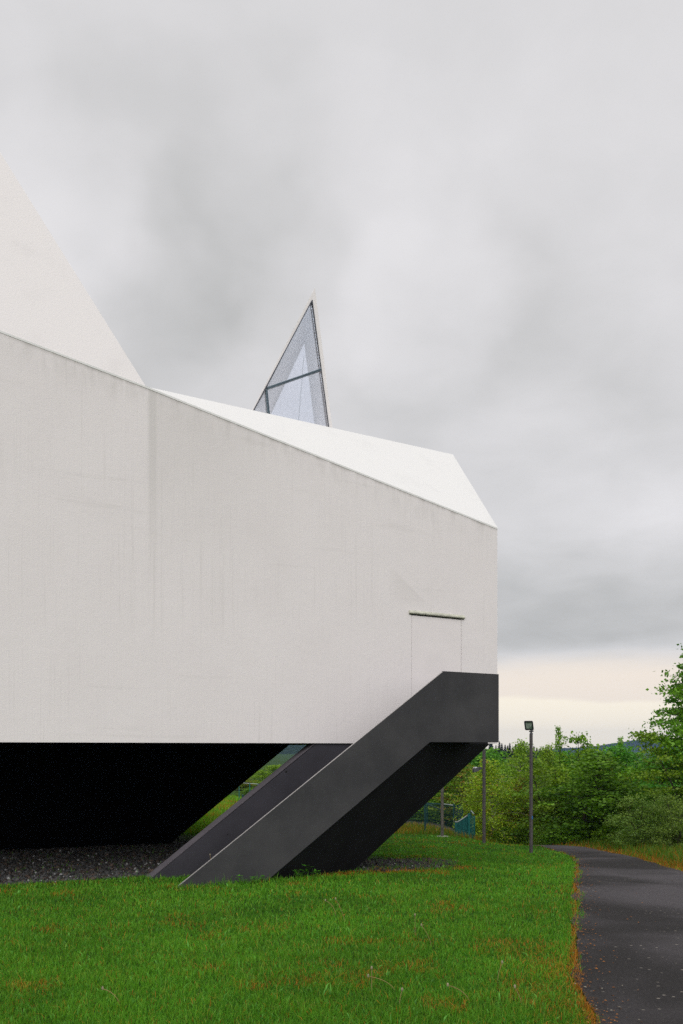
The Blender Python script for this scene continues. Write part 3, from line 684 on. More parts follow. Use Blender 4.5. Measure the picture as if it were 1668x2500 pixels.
# ------------------------------------------------------------------ trees
def tree_meshes(kind, seed, H, R, nb, nl, leaf, cols, crown0=0.15, rise=0.3, sag=0.15, flat=0.35, spread=0.26, prof=0.8, droop=0.0, trunk_r=0.06, stems=1, clump=1.0):
    rg = np.random.default_rng(seed); mb = MB(); pos = []; shade = []
    for sidx in range(stems):
        off = np.array([0, 0, 0.0]) if stems == 1 else np.array([rg.normal(0, R * 0.22), rg.normal(0, R * 0.22), 0])
        lean = rg.normal(0, 0.05, 2) * (1 if stems == 1 else 3); Hs = H * (1 if sidx == 0 else rg.uniform(0.7, 0.95))
        tp = []; n = 9
        wob = rg.normal(0, 0.035 * R, (n, 2)).cumsum(0)
        for i in range(n):
            f = i / (n - 1); tp.append(np.array([off[0] + lean[0] * Hs * f + wob[i, 0], off[1] + lean[1] * Hs * f + wob[i, 1], -0.25 + (Hs * 0.96 + 0.25) * f]))
        tp = np.array(tp); mb.tube(tp, [trunk_r * (1 - 0.9 * i / (n - 1)) + 0.004 for i in range(n)], 6)
        nbs = nb // stems
        for b in range(nbs):
            hr = crown0 + (1 - crown0) * ((b + rg.uniform(0, 1)) / nbs) ** 0.85
            x = (hr - crown0) / (1 - crown0)
            env = R * (max(0.0, math.sin(math.pi * min(1, 0.08 + 0.92 * x ** prof)))) ** 0.75 * (1.0 if stems == 1 else 0.8)
            Lb = max(0.12, env * rg.uniform(0.55, 1.15)); az = b * 2.39996 + rg.normal(0, 0.5)
            f = np.clip(hr - rise * Lb / H * 0.6, 0.05, 0.99) * (n - 1); i0 = int(f); p0 = tp[i0] * (1 - (f - i0)) + tp[min(i0 + 1, n - 1)] * (f - i0)
            dirh = np.array([math.cos(az), math.sin(az), 0]); bend = np.array([-dirh[1], dirh[0], 0]) * rg.normal(0, 0.2)
            rs = rise * rg.uniform(0.5, 1.4) + max(0, x - 0.75) * 2.5
            fn = lambda t: p0 + dirh * (Lb * t) + bend * (Lb * t * t) + np.array([0, 0, Lb * (rs * t - sag * t * t)])
            mb.tube([fn(t) for t in (0, 0.35, 0.7, 1.0)], [trunk_r * 0.36, trunk_r * 0.24, trunk_r * 0.14, 0.003], 4, False)
            nc = max(2, int(Lb / (0.27 * clump)))
            for cidx in range(nc):
                t = 0.28 + 0.70 * (cidx + rg.uniform(0, 1)) / nc
                ctr = fn(t) + rg.normal(0, 0.07, 3); k = int(nl * rg.uniform(0.4, 1.4))
                tw = np.clip(rg.normal(0, 1, (k, 3)), -1.4, 1.4) * np.array([spread, spread, spread * flat]) * rg.uniform(0.6, 1.2)
                if droop: tw[:, 2] -= rg.random(k) ** 1.3 * droop
                pos.append(ctr + tw); shade.append(np.full(k, rg.uniform(0, 1)) * 0.75 + rg.random(k) * 0.25)
    pos = np.concatenate(pos); sh = np.concatenate(shade); N = len(pos)
    nrm = rg.normal(0, 1, (N, 3)) * np.array([0.75, 0.75, 0.6]) + np.array([0, 0, 0.55 if not droop else 0.1]); nrm /= np.linalg.norm(nrm, axis=1)[:, None]
    a = rg.normal(0, 1, (N, 3)); 
    if droop: a[:, 2] -= 1.5
    u = np.cross(nrm, a); u /= np.linalg.norm(u, axis=1)[:, None]; v = np.cross(u, nrm)
    sz = leaf * rg.uniform(0.6, 1.3, N)[:, None]
    w = 0.32 if droop else 0.38
    co = np.stack([pos - v * sz * 0.5, pos + u * sz * w - nrm * sz * 0.06, pos + v * sz * 0.55, pos - u * sz * w - nrm * sz * 0.06], 1).reshape(-1, 3)
    c = np.array(cols[0]) * (1 - sh[:, None]) + np.array(cols[1]) * sh[:, None]
    if len(cols) > 2:
        pick = rg.random(N) < cols[2][3]; c[pick] = np.array(cols[2][:3]) * rg.uniform(0.7, 1.2, (pick.sum(), 1))
    c = c * rg.uniform(0.75, 1.25, (N, 1))
    loops = np.arange(N * 4); lm = mesh_np('crown', co, loops, np.arange(0, N * 4, 4), np.repeat(c, 4, 0))
    return mb.mesh('trunk'), lm
G_DARK = ((0.034, 0.125, 0.004), (0.170, 0.370, 0.012)); G_MID = ((0.065, 0.185, 0.005), (0.250, 0.430, 0.014))
G_YEL = ((0.160, 0.260, 0.006), (0.370, 0.480, 0.014), (0.40, 0.24, 0.02, 0.05)); G_RED = ((0.090, 0.165, 0.009), (0.22, 0.25, 0.014), (0.32, 0.13, 0.025, 0.15))
G_WIL = ((0.075, 0.165, 0.014), (0.185, 0.290, 0.032)); G_BRI = ((0.045, 0.200, 0.012), (0.140, 0.400, 0.028))
PROTO = {
    'broad_a': dict(args=('b', 1, 5.0, 2.1, 95, 34, 0.115, G_DARK), kw=dict(crown0=0.16, rise=0.32, sag=0.22, flat=0.3, stems=2, trunk_r=0.05), bark='bark'),
    'broad_b': dict(args=('b', 2, 5.0, 1.9, 90, 34, 0.11, G_MID), kw=dict(crown0=0.10, rise=0.4, sag=0.2, flat=0.35, stems=3, trunk_r=0.045), bark='bark'),
    'bright': dict(args=('b', 3, 5.0, 2.0, 90, 34, 0.11, G_BRI), kw=dict(crown0=0.10, rise=0.45, sag=0.15, flat=0.4, trunk_r=0.05), bark='bark'),
    'birch': dict(args=('d', 4, 5.0, 1.7, 110, 44, 0.085, G_YEL), kw=dict(crown0=0.12, rise=0.55, sag=0.4, flat=0.5, spread=0.17, droop=0.55, trunk_r=0.045), bark='barkpale'),
    'birch_b': dict(args=('d', 5, 5.0, 1.4, 100, 44, 0.08, ((0.095, 0.210, 0.008), (0.290, 0.420, 0.020))), kw=dict(crown0=0.08, rise=0.7, sag=0.4, flat=0.5, spread=0.17, droop=0.4, trunk_r=0.04), bark='barkpale'),
    'slender': dict(args=('b', 6, 5.0, 0.55, 60, 16, 0.10, G_MID), kw=dict(crown0=0.2, rise=0.9, sag=0.1, flat=0.7, spread=0.12, trunk_r=0.03), bark='bark'),
    'rowan': dict(args=('b', 7, 5.0, 1.8, 85, 34, 0.11, G_RED), kw=dict(crown0=0.08, rise=0.4, sag=0.25, flat=0.3, stems=2, trunk_r=0.045), bark='bark'),
    'hornbeam': dict(args=('b', 8, 8.0, 2.9, 190, 40, 0.12, ((0.045, 0.150, 0.005), (0.200, 0.390, 0.014))), kw=dict(crown0=0.06, rise=0.35, sag=0.28, flat=0.28, spread=0.3, prof=0.7, trunk_r=0.11), bark='bark'),
    'willow': dict(args=('b', 9, 3.0, 1.9, 110, 40, 0.075, G_WIL), kw=dict(crown0=0.04, rise=0.8, sag=0.35, flat=0.6, spread=0.2, stems=4, trunk_r=0.03), bark='bark'),
    'shrub': dict(args=('b', 10, 1.6, 1.1, 60, 30, 0.085, G_MID), kw=dict(crown0=0.03, rise=0.7, sag=0.3, flat=0.5, spread=0.18, stems=3, trunk_r=0.02), bark='bark'),
}
_cache = {}
def proto(kind):
    if kind not in _cache:
        p = PROTO[kind]; tm, lm = tree_meshes(*p['args'], **p['kw']); tm.materials.append(M[p['bark']]); lm.materials.append(M['leaf'])
        co = np.empty(len(lm.vertices) * 3, dtype=np.float32); lm.vertices.foreach_get('co', co); co = co.reshape(-1, 3)
        _cache[kind] = (tm, lm, float(np.percentile(co[:, 2], 99.7)), float(np.percentile(np.abs(co[:, 0]), 97)))
    return _cache[kind]
def tree(kind, px, Y, ytop, wpx, label, name='tree', cat='tree', group=None, x=None):
    tm, lm, H0, W0 = proto(kind)
    xx, y, z = place(px, Y)
    H = EYE + (CY - ytop) / F * Y - z; W = wpx / 2 / F * Y
    r = empty(name, (xx, y, z), random.uniform(0, 6.28)); tag(r, label, cat, group)
    s = H / H0; r.scale = (W / W0, W / W0, s)
    link('trunk', tm, None, r); link('crown', lm, None, r)
    return r
# the big tree and the willow scrub at the right edge
tree('hornbeam', 1728, 27.5, 1535, 340, 'tallest dark green tree cut by the right edge of the picture')
tree('broad_b', 1730, 27.0, 1790, 210, 'dense broadleaf tree under the tall one at the right edge', )
tree('willow', 1600, 25.5, 1935, 200, 'grey green willow bush by the verge in front of the tall tree', 'bush', 'bush')
tree('willow', 1690, 24.5, 1950, 170, 'grey green willow bush cut by the right edge above the verge', 'bush', 'bush')
tree('bright', 1548, 34, 1822, 190, 'bright fresh green tree between the willow bush and the dark wood')
tree('broad_a', 1440, 31.5, 1838, 290, 'broad dark green tree with layered branches behind the bend of the path')
tree('slender', 1516, 35, 1800, 32, 'thin dark treetop in front of the blue hill', )
tree('slender', 1372, 36, 1775, 34, 'slender lone birch top rising highest above the wood')
tree('broad_b', 1420, 37, 1800, 170, 'mid green tree with a ragged top right of the slender birch')
tree('birch_b', 1500, 33, 1850, 130, 'airy birch with a pale stem between dark trees')
tree('broad_b', 1345, 34, 1850, 190, 'mid green spreading tree behind the end of the path')
tree('birch_b', 1325, 38, 1822, 130, 'pale green birch just right of the floodlight post')
tree('birch_b', 1262, 39, 1812, 150, 'tall pale birch behind the floodlight post, left side')
tree('birch', 1205, 34.5, 1858, 170, 'yellow green weeping birch behind the arm lamp post')
tree('rowan', 1268, 34, 1900, 120, 'yellowish small tree between the two taller lamp posts')
tree('rowan', 1128, 43, 1868, 190, 'tree with reddish leaves left of the weeping birch')
tree('broad_b', 1065, 47, 1885, 180, 'green tree right under the stair soffit behind the wire fence')
tree('broad_a', 1010, 50, 1900, 190, 'dark tree just seen under the sloping stair')
tree('bright', 1150, 52, 1840, 200, 'light green tree behind the reddish one')
for px, Y, yt, w in ((1040, 62, 1890, 240), (1240, 56, 1838, 220), (1330, 54, 1848, 200), (1400, 52, 1838, 220), (1470, 50, 1842, 200), (1560, 52, 1832, 220), (1640, 46, 1800, 240), (960, 60, 1885, 220), (1200, 62, 1830, 220), (1760, 42, 1700, 300)):
    tree(['broad_a', 'broad_b', 'bright'][int(px) % 3], px, Y, yt, w, 'one of the trees in the back row of the wood, only its top showing', group='back row of the wood')
k = 0
for px, Y, yt, w in ((1320, 32, 2010, 70), (1365, 31, 2018, 80), (1415, 30, 2012, 90), (1465, 29.5, 2020, 80), (1510, 29, 2005, 90), (1552, 28, 2015, 80), (1275, 33.5, 2012, 60), (1225, 34, 2018, 70), (1180, 36, 2010, 70), (1532, 30, 1960, 90)):
    tree('shrub', px, Y, yt, w, 'low leafy shrub in the undergrowth at the foot of the wood', 'shrub', 'shrub', 'undergrowth shrubs')
# beyond the gap under the church
for px, Y, yt, w, lab, kd in ((612, 66, 1922, 90, 'round green bush behind the far wire fence', 'broad_a'), (690, 74, 1882, 110, 'mid green tree above the far wire fence in the gap', 'broad_b'),
                             (745, 90, 1862, 120, 'yellow green tree highest in the gap under the church', 'birch'), (560, 85, 1900, 160, 'tree behind the black base, mostly hidden', 'rowan'), (800, 70, 1880, 150, 'tree behind the stair parapet', 'bright'), (660, 95, 1868, 140, 'pale tree at the back of the gap under the church', 'birch_b')):
    tree(kd, px, Y, yt, w, lab)
# spruces on the ridge
def spruce_mesh(seed):
    rg = np.random.default_rng(seed); N = 0; P = []; H = 12.0
    tr = MB(); tr.tube([(0, 0, -0.5), (0, 0, H)], [0.18, 0.02], 6)
    for i in range(46):
        f = i / 46; z = 0.8 + f * (H - 0.9); r = 2.3 * (1 - f) ** 0.9 + 0.1
        for a in range(9):
            az = a * 0.7 + i * 1.3 + rg.normal(0, 0.2); rr = r * rg.uniform(0.7, 1.1)
            for t in (0.3, 0.55, 0.8, 1.0):
                P.append((math.cos(az) * rr * t, math.sin(az) * rr * t, z - 0.25 * rr * t + rg.normal(0, 0.06), az, rr * 0.28))
    P = np.array(P); N = len(P); d = np.stack([np.cos(P[:, 3]), np.sin(P[:, 3]), -0.3 * np.ones(N)], 1); sd = np.stack([-np.sin(P[:, 3]), np.cos(P[:, 3]), rg.normal(0, 0.3, N)], 1)
    c = P[:, :3]; s = P[:, 4:5] + 0.12
    co = np.stack([c - d * s, c + sd * s * 0.6, c + d * s, c - sd * s * 0.6], 1).reshape(-1, 3)
    col = np.array((0.012, 0.030, 0.014)) * rg.uniform(0.6, 1.5, (N, 1))
    return tr.mesh('trunk'), mesh_np('crown', co, np.arange(N * 4), np.arange(0, N * 4, 4), np.repeat(col, 4, 0))
stm, slm = spruce_mesh(4); stm.materials.append(M['bark']); slm.materials.append(M['leaf'])
rg = np.random.default_rng(21)
for i in range(34):
    px = 1195 + i * 7.2 + rg.normal(0, 3); Y = rg.uniform(255, 300); yt = np.interp(px, [1195, 1230, 1300, 1440], [1806, 1812, 1822, 1842]) + rg.uniform(-4, 9)
    x = hx(px, Y); zt_ = EYE + (CY - yt) / F * Y; s = rg.uniform(0.75, 1.05)
    r = empty('spruce_tree', (x, Y, zt_ - 12 * s), rg.uniform(0, 6)); r.scale = (s * 0.9, s * 0.9, s)
    tag(r, 'dark spruce in the row on the far ridge behind the wood', 'spruce', 'spruces on the far ridge')
    link('trunk', stm, None, r); link('crown', slm, None, r)

# ------------------------------------------------------------------ grass
def blades(X, Y, h, w, col, rg, lean=0.45, name='grass_blades'):
    N = len(X); Z = terr(X, Y) - 0.005; az = rg.uniform(0, 2 * math.pi, N); la = rg.uniform(0, 2 * math.pi, N); ln = np.abs(rg.normal(0, lean, N)) * h
    base = np.stack([X, Y, Z], 1); sx = np.stack([np.cos(az), np.sin(az), 0 * az], 1) * (w / 2)[:, None]
    tip = base + np.stack([np.cos(la) * ln, np.sin(la) * ln, h * np.sqrt(np.maximum(0.15, 1 - (ln / h) ** 2 * 0.5))], 1)
    mid = base + np.stack([np.cos(la) * ln * 0.3, np.sin(la) * ln * 0.3, h * 0.55], 1)
    co = np.stack([base - sx, base + sx, mid + sx * 0.8, mid - sx * 0.8, tip], 1).reshape(-1, 3)
    b = np.arange(N)[:, None] * 5
    loops = np.concatenate([b + np.array([[0, 1, 2, 3]]), b + np.array([[3, 2, 4]])], 1).ravel()
    starts = (np.arange(N)[:, None] * 7 + np.array([[0, 4]])).ravel()
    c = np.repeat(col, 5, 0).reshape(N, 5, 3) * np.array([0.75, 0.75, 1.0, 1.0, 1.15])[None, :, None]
    return mesh_np(name, co, loops, starts, c.reshape(-1, 3))
def polar(N, y0, y1, u0, u1, pw_, rg):
    t = rg.random(N)
    Y = (y0 ** (1 - pw_) + t * (y1 ** (1 - pw_) - y0 ** (1 - pw_))) ** (1 / (1 - pw_)); u = rg.uniform(u0, u1, N)
    return u * Y, Y
def gravel_mask(X, Y):
    s, t = to_local(X, Y); e = (vnoise(X, Y, 1.1, 3) - 0.5) * 0.9
    a = (t > 0.35 + e * 0.5) & (t < 8.2 + e) & (s < -3.6)                       # under the hull
    b = ((s + 2.1) / 1.8) ** 2 + ((t - 1.3 - 0.2 * s) / 1.1) ** 2 < 1 + e * 0.8       # bare patch at the stair's foot
    return a, b
rg = np.random.default_rng(77)
X, Y = polar(620000, 4.2, 34, -0.62, 0.62, 1.35, rg)
pl_ = path_x(Y, 0); pr_ = path_x(Y, 1); edge = (vnoise(X, Y, 2.2, 3) - 0.5) * 0.35
dl = pl_ - X; dr_ = X - pr_
ga, gb = gravel_mask(X, Y)
s_, t_ = to_local(X, Y)
thin = rg.random(len(X))
keep = ((dl > -0.06 + edge * 0.55) | (dr_ > -0.05 + edge)) & ~(ga & (thin > 0.035)) & ~(gb & (thin > 0.5)) & ~((dr_ > 0) & (Y > 9) & (dr_ < 0))
under = (t_ > 0.6) & (t_ < 9) & (s_ < -1) & (thin > 0.1)
keep &= ~under
X, Y, dl, dr_, s_, t_ = (v[keep] for v in (X, Y, dl, dr_, s_, t_)); N = len(X)
patch = vnoise(X, Y, 0.55, 4); pz2 = vnoise(X + 50, Y, 1.7, 3); clum = vnoise(X + 9, Y + 31, 4.5, 2)
g1, g2, g3 = np.array((0.038, 0.175, 0.008)), np.array((0.128, 0.325, 0.017)), np.array((0.260, 0.360, 0.040))
m_ = rg.random(N)[:, None] * 0.65 + clum[:, None] * 0.5
col = g1 * (1 - np.clip(m_, 0, 1)) + g2 * np.clip(m_, 0, 1)
pale = rg.random(N) < 0.06; col[pale] = g3 * rg.uniform(0.7, 1.1, (pale.sum(), 1))
orange = np.array((0.43, 0.165, 0.020))
bare = vnoise(X + 80, Y + 3, 0.8, 3)[:, None]; col = col * (0.72 + 0.62 * bare)
po = np.clip((patch - 0.61) * 2.4, 0, 0.19) + np.clip((pz2 - 0.66) * 2.0, 0, 0.25) + np.where(Y > 13, 0.012, 0.03)
po = po + np.clip(1 - np.abs(dl) / (0.025 + 0.08 * np.clip(pz2 * 2.4 - 0.7, 0, 1)), 0, 1) * (dl > -0.5) * 0.9 + np.clip(1 - np.abs(dr_) / 0.4, 0, 1) * (dr_ > -0.5) * 0.8
po = po + np.clip(1 - np.abs(t_ + 0.25 - 0.18 * (s_ + 2)) / 0.5, 0, 1) * (s_ > -4.4) * (s_ < -0.3) * 1.1 * np.clip(pz2 * 2.5 - 0.6, 0, 1)
mo = rg.random(N) < po; col[mo] = orange * rg.uniform(0.55, 1.25, (mo.sum(), 1)) + np.array((0.0, 0.02, 0.0)) * rg.random((mo.sum(), 1))
h = rg.uniform(0.03, 0.07, N) * (0.7 + 0.6 * clum); h = np.where(rg.random(N) < 0.04, h * 1.7, h)
nearst = np.clip(1 - np.abs(t_ + 1.25) / 0.25, 0, 1) * (s_ > -7.5) * (s_ < -3.2); h = h * (1 + 0.7 * nearst)
broad = rg.random(N) < 0.03; col[broad] = np.array((0.11, 0.32, 0.045)) * rg.uniform(0.6, 1.3, (broad.sum(), 1))
h[broad] *= 0.8
w = np.where(broad, 3.4, 1.0) * 0.0034 * np.clip(Y / 6, 1, 4.5) * rg.uniform(0.7, 1.4, N)
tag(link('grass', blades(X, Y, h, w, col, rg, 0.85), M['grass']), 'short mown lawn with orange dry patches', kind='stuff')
# taller verge beyond the path, and the wild meadow behind the lamp posts
X, Y = polar(120000, 9, 46, 0.02, 0.62, 1.2, rg); dr_ = X - path_x(Y, 1); dl = path_x(Y, 0) - X
v1 = (dr_ > 0.05) & (Y < 40); v2 = (Y > 30.5) & (dl > 0.1); kp = v1 | v2; X, Y, dr_ = X[kp], Y[kp], dr_[kp]; N = len(X)
vn = vnoise(X, Y, 0.9, 3); isv = dr_ > 0.05
ora = rg.random(N) < np.where(isv, np.clip(0.75 - dr_ * 1.1, 0.12, 0.75), 0.42 + (vn - 0.5))
col = np.array((0.050, 0.130, 0.009)) * (1 - vn[:, None]) + np.array((0.13, 0.20, 0.016)) * vn[:, None]; col *= rg.uniform(0.7, 1.3, (N, 1))
col[ora] = np.where(isv[ora][:, None], np.array((0.36, 0.12, 0.014)), np.array((0.30, 0.18, 0.018))) * rg.uniform(0.6, 1.2, (ora.sum(), 1))
h = rg.uniform(0.10, 0.34, N) * np.clip(0.35 + dr_ * 0.8, 0.4, 1) * np.where(isv, 1, 1.0); h = np.where(isv, h, rg.uniform(0.12, 0.3, N))
tag(link('verge_grass', blades(X, Y, h, 0.013 * np.clip(Y / 25, 0.7, 1.8) * rg.uniform(0.6, 1.4, N), col, rg, 0.4), M['grass']), 'taller wild grass with rusty edges beyond the path', kind='stuff')
X, Y = polar(60000, 18, 66, -0.24, 0.02, 1.1, rg); s_, t_ = to_local(X, Y); kp = (t_ > 9.3); X, Y = X[kp], Y[kp]; N = len(X)
vn = vnoise(X, Y, 0.35, 3); col = np.array((0.085, 0.260, 0.012)) * rg.uniform(0.7, 1.4, (N, 1)) + vn[:, None] * np.array((0.10, 0.06, 0.0))
ora = rg.random(N) < np.clip((vn - 0.52) * 2.2, 0.05, 0.6); col[ora] = np.array((0.34, 0.20, 0.018)) * rg.uniform(0.7, 1.2, (ora.sum(), 1))
tag(link('meadow_grass', blades(X, Y, rg.uniform(0.06, 0.18, N), 0.016 * np.clip(Y / 25, 0.8, 2.6) * rg.uniform(0.6, 1.4, N), col, rg), M['grass']), 'bright yellow green meadow grass seen under the church', kind='stuff')

# gravel: angular stones under the hull and at the stair's foot
def stones(N, rg):
    X, Y = polar(N * 9, 10, 26, -0.60, 0.22, 1.5, rg); a, b = gravel_mask(X, Y); k = np.where(a | (b & (rg.random(len(X)) < 0.4)))[0][:N]; X, Y = X[k], Y[k]; N = len(X)
    ico = np.array([(1, 0, 0), (-1, 0, 0), (0, 1, 0), (0, -1, 0), (0, 0, 1), (0, 0, -1)], float)
    F8 = np.array([(0, 2, 4), (2, 1, 4), (1, 3, 4), (3, 0, 4), (2, 0, 5), (1, 2, 5), (3, 1, 5), (0, 3, 5)])
    r = rg.lognormal(math.log(0.019), 0.4, N); co = ico[None] * (r[:, None] * rg.uniform(0.6, 1.3, (N, 3)))[:, None, :] * rg.uniform(0.7, 1.2, (N, 6, 1))
    a = rg.uniform(0, 6.28, N); tl = rg.normal(0, 0.4, N)
    ca, sa_ = np.cos(a)[:, None], np.sin(a)[:, None]; x, y, z = co[..., 0], co[..., 1], co[..., 2] * 0.7
    z = z + x * tl[:, None]; co = np.stack([x * ca - y * sa_, x * sa_ + y * ca, z], -1)
    co += np.stack([X, Y, terr(X, Y) + r * 0.35], 1)[:, None, :]
    loops = (np.arange(N)[:, None, None] * 6 + F8[None]).ravel(); starts = np.arange(0, len(loops), 3)
    g = rg.uniform(0.018, 0.10, N)[:, None]; col = g * np.where(rg.random((N, 1)) < 0.25, np.array((1.3, 0.95, 0.75)), np.array((1, 1, 1.0)))
    lt = rg.random(N) < 0.03; col[lt] = 0.3
    return mesh_np('gravel', co.reshape(-1, 3), loops, starts, np.repeat(col, 6, 0))
M['stone_attr'] = stone_mat()
tag(link('gravel', stones(42000, rg), M['stone_attr']), 'grey broken stones under the church', kind='stuff')
# bare earth under the stones
sub = MB()
def earth(pts, name):
    c = np.mean(pts, 0); m = MB(); rows = []
    for f in np.linspace(0, 1, 14): rows.append([(c[0] + (p[0] - c[0]) * f, c[1] + (p[1] - c[1]) * f) for p in pts])
    R_ = np.array(rows); Z = terr(R_[..., 0], R_[..., 1]) + 0.006; V = np.dstack([R_, Z]); n = len(pts); idx = np.arange(14 * n).reshape(14, n); i2 = np.roll(idx, -1, 1)
    q = np.stack([idx[:-1], i2[:-1], i2[1:], idx[1:]], -1).reshape(-1)
    return tag(link(name, mesh_np(name, V.reshape(-1, 3), q, np.arange(0, len(q), 4), smooth=True), plain('dark_earth', (0.035, 0.030, 0.024), 0.95, 0.35, 8, bump=20, bstr=0.6)), 'dark earth under the church', kind='structure')
ring = [to_world((s, 0.45 + 0.12 * math.sin(s * 2.3) + 0.08 * math.sin(s * 5.1), 0)) for s in np.arange(-16, -3.7, 0.3)] + [to_world((-3.8, t, 0)) for t in np.arange(0.8, 8.2, 0.4)] + [to_world((s, 8.2, 0)) for s in np.arange(-3.9, -16, -0.4)]
earth([(p.x, p.y) for p in ring], 'earth')
ring2 = [to_world((-1.9 + 2.0 * math.cos(a) * (1 + 0.12 * math.sin(3 * a)), 1.3 + 0.2 * (-1.9 + 2 * math.cos(a)) + 1.05 * math.sin(a), 0)) for a in np.linspace(0, 6.2, 60)]
earth([(p.x, p.y) for p in ring2], 'earth')

# dead leaves and grit gathered along the path's edges
rg = np.random.default_rng(8); N = 1700; Y = 4.5 + (26 - 4.5) * rg.random(N) ** 1.6; sd = rg.random(N) < 0.75
dd = np.abs(rg.normal(0, 0.17, N)) - 0.05; X = np.where(sd, path_x(Y, 0) + dd, path_x(Y, 1) - dd * 0.8); far = rg.random(N) < 0.05; X[far] = (path_x(Y, 0) + (path_x(Y, 1) - path_x(Y, 0)) * rg.random(N))[far]
f_ = np.clip((X - path_x(Y, 0)) / (path_x(Y, 1) - path_x(Y, 0)), 0, 1); Z = terr(X, Y) + 0.034 + 0.02 * np.sin(f_ * math.pi); a = rg.uniform(0, 6.28, N); r_ = rg.uniform(0.005, 0.016, N)
c_, s2 = np.cos(a) * r_, np.sin(a) * r_; co = np.stack([np.stack([X + c_, Y + s2, Z], 1), np.stack([X - s2 * .5, Y + c_ * .5, Z + r_ * .5], 1), np.stack([X - c_, Y - s2, Z + r_ * .2], 1), np.stack([X + s2 * .5, Y - c_ * .5, Z + r_ * .3], 1)], 1).reshape(-1, 3)
col = np.where(rg.random((N, 1)) < 0.85, np.array((0.30, 0.12, 0.03)), np.array((0.22, 0.20, 0.16))) * rg.uniform(0.5, 1.2, (N, 1))
tag(link('leaf_litter', mesh_np('leaf_litter', co, np.arange(N * 4), np.arange(0, N * 4, 4), np.repeat(col, 4, 0)), M['stone_attr']), 'dead leaves and grit along the path edges', kind='stuff')

# loose dandelion stalks and broadleaf weeds in the lawn
stalkm = plain('dry_stalk', (0.25, 0.17, 0.07), 0.8, 0.2, 10); puff = plain('seed_head', (0.27, 0.23, 0.15), 0.95, 0.2, 30)
def on_ground(px, py):
    lo, hi = 3.0, 60.0
    for _ in range(50):
        mid = (lo + hi) / 2; x = hx(px, mid); z = EYE + (CY - py) / F * mid
        if z > gz(x, mid): lo = mid
        else: hi = mid
    return hx(px, lo), lo, gz(hx(px, lo), lo)
for (px, py, hh, bx, by, lab) in ((842, 2255, .26, -.10, .02, 'bent dry dandelion stalk standing in mid lawn below the stair foot'), (1014, 2290, .22, .0, .02, 'upright dandelion stalk, right of mid lawn'),
        (1053, 2312, .20, -.09, .0, 'leaning dry stalk right of the upright dandelion'), (966, 2424, .16, -.20, .0, 'long curved dandelion stalk low in the foreground lawn'), (908, 2424, .17, .0, .03, 'straight dandelion stalk with seed head in the foreground'),
        (1148, 2450, .15, -.15, .05, 'arched dandelion stalk near the lower right of the lawn'), (293, 2457, .16, -.12, .0, 'broken dry stalk in the lower left lawn'), (518, 2158, .42, -.03, .0, 'taller dry stalk against the stair parapet, left one'), (536, 2156, .47, .07, .0, 'taller dry stalk against the stair parapet, leaning right'),
        (1215, 2400, .15, .04, .02, 'short dandelion stalk with pale head near the path'), (1275, 2460, .14, -.05, .0, 'small dandelion stalk close to the path edge, lowest'), (820, 2235, .2, -.12, .1, 'thin curved stalk beside the bent one in mid lawn'), (975, 2460, .12, .02, 0, 'short stalk with small head at the bottom of the lawn')):
    x, y, z = on_ground(px, py); r = empty('dandelion', (x, y, z)); tag(r, lab, 'dandelion', 'dry dandelion stalks in the lawn')
    pts = [Vector((bx * f ** 1.7, by * f, hh * (f - (0.25 * f ** 3 if abs(bx) > 0.1 else 0)))) for f in np.linspace(0, 1, 7)]; pts[0].z = -0.01
    m = MB(); m.tube(pts, 0.0023 if hh < 0.3 else 0.003, 5); m.build('stalk', stalkm, r)
    m = MB(); e_ = pts[-1]; m.tube([e_ + Vector((0, 0, -0.008)), e_ + Vector((0, 0, 0.0)), e_ + Vector((0, 0, 0.010)), e_ + Vector((0, 0, 0.018))], [0.004, 0.008, 0.008, 0.003], 7); m.build('seed_head', puff, r)
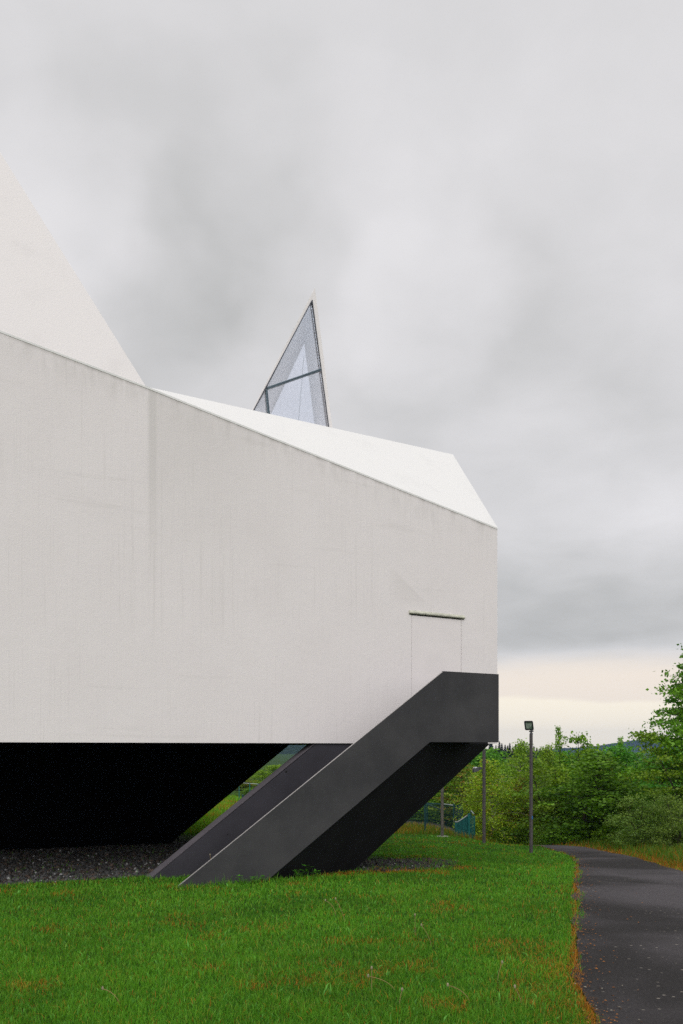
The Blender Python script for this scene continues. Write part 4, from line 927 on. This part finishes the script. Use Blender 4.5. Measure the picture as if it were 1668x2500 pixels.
def weed_mesh(seed):
    rg = np.random.default_rng(seed); co = []; col = []
    for i in range(26):
        az = rg.uniform(0, 6.28); r = rg.uniform(0.01, 0.10); h = rg.uniform(0.05, 0.24); s = rg.uniform(0.03, 0.055)
        d = np.array([math.cos(az), math.sin(az), rg.uniform(-0.2, 0.5)]); d /= np.linalg.norm(d); sd = np.array([-d[1], d[0], 0]); p = np.array([math.cos(az) * r, math.sin(az) * r, h])
        co += [p - d * s, p + sd * s * 0.5, p + d * s, p - sd * s * 0.5]; c = np.array((0.07, 0.24, 0.015)) * rg.uniform(0.7, 1.5); col += [c] * 4
    for i in range(8):
        az = rg.uniform(0, 6.28); h = rg.uniform(0.12, 0.25); e = np.array([math.cos(az) * 0.06, math.sin(az) * 0.06, h])
        co += [np.array([-.003, 0, -.01]), np.array([.003, 0, -.01]), e + [.002, 0, 0], e - [.002, 0, 0]]; col += [np.array((0.05, 0.10, 0.015))] * 4
    co = np.array(co); N = len(co) // 4
    return mesh_np('weed', co, np.arange(N * 4), np.arange(0, N * 4, 4), np.array(col))
wm = [weed_mesh(i) for i in range(3)]
for m_ in wm: m_.materials.append(M['grass'])
for i, (px, py, s) in enumerate(((672, 2152, 1.0), (698, 2146, 1.2), (725, 2150, 1.2), (748, 2148, 1.5), (770, 2150, 1.2), (640, 2158, .9), (583, 2163, 1.0), (820, 2152, .9), (860, 2150, .9), (690, 2128, 1.3), (744, 2135, 1.4), (905, 2150, .8), (475, 2160, .8), (620, 2160, .9))):
    x, y, z = on_ground(px, py); o = link('weed', wm[i % 3], None); o.location = (x, y, z); o.rotation_euler = (0, 0, i * 1.7); s *= 0.62; o.scale = (s, s, s)
    tag(o, 'leafy green weed at the foot of the stair where lawn meets gravel', 'weed', 'weeds along the foot of the stair')

# ------------------------------------------------------------------ air
def haze():
    m, T = new_mat('air'); m.cycles.volume_sampling = 'EQUIANGULAR'; v = T.new('ShaderNodeVolumePrincipled')
    v.inputs['Color'].default_value = (0.38, 0.58, 1.0, 1); v.inputs['Density'].default_value = 0.00013; v.inputs['Anisotropy'].default_value = 0.2
    o = T.new('ShaderNodeOutputMaterial'); T.l.new(v.outputs[0], o.inputs['Volume'])
    b = MB(); b.box((-2900, -2900, -60), (2900, 2900, 60)); h = b.build('haze', m); tag(h, 'thin air that turns the far hill blue', kind='stuff')
    return h
haze()
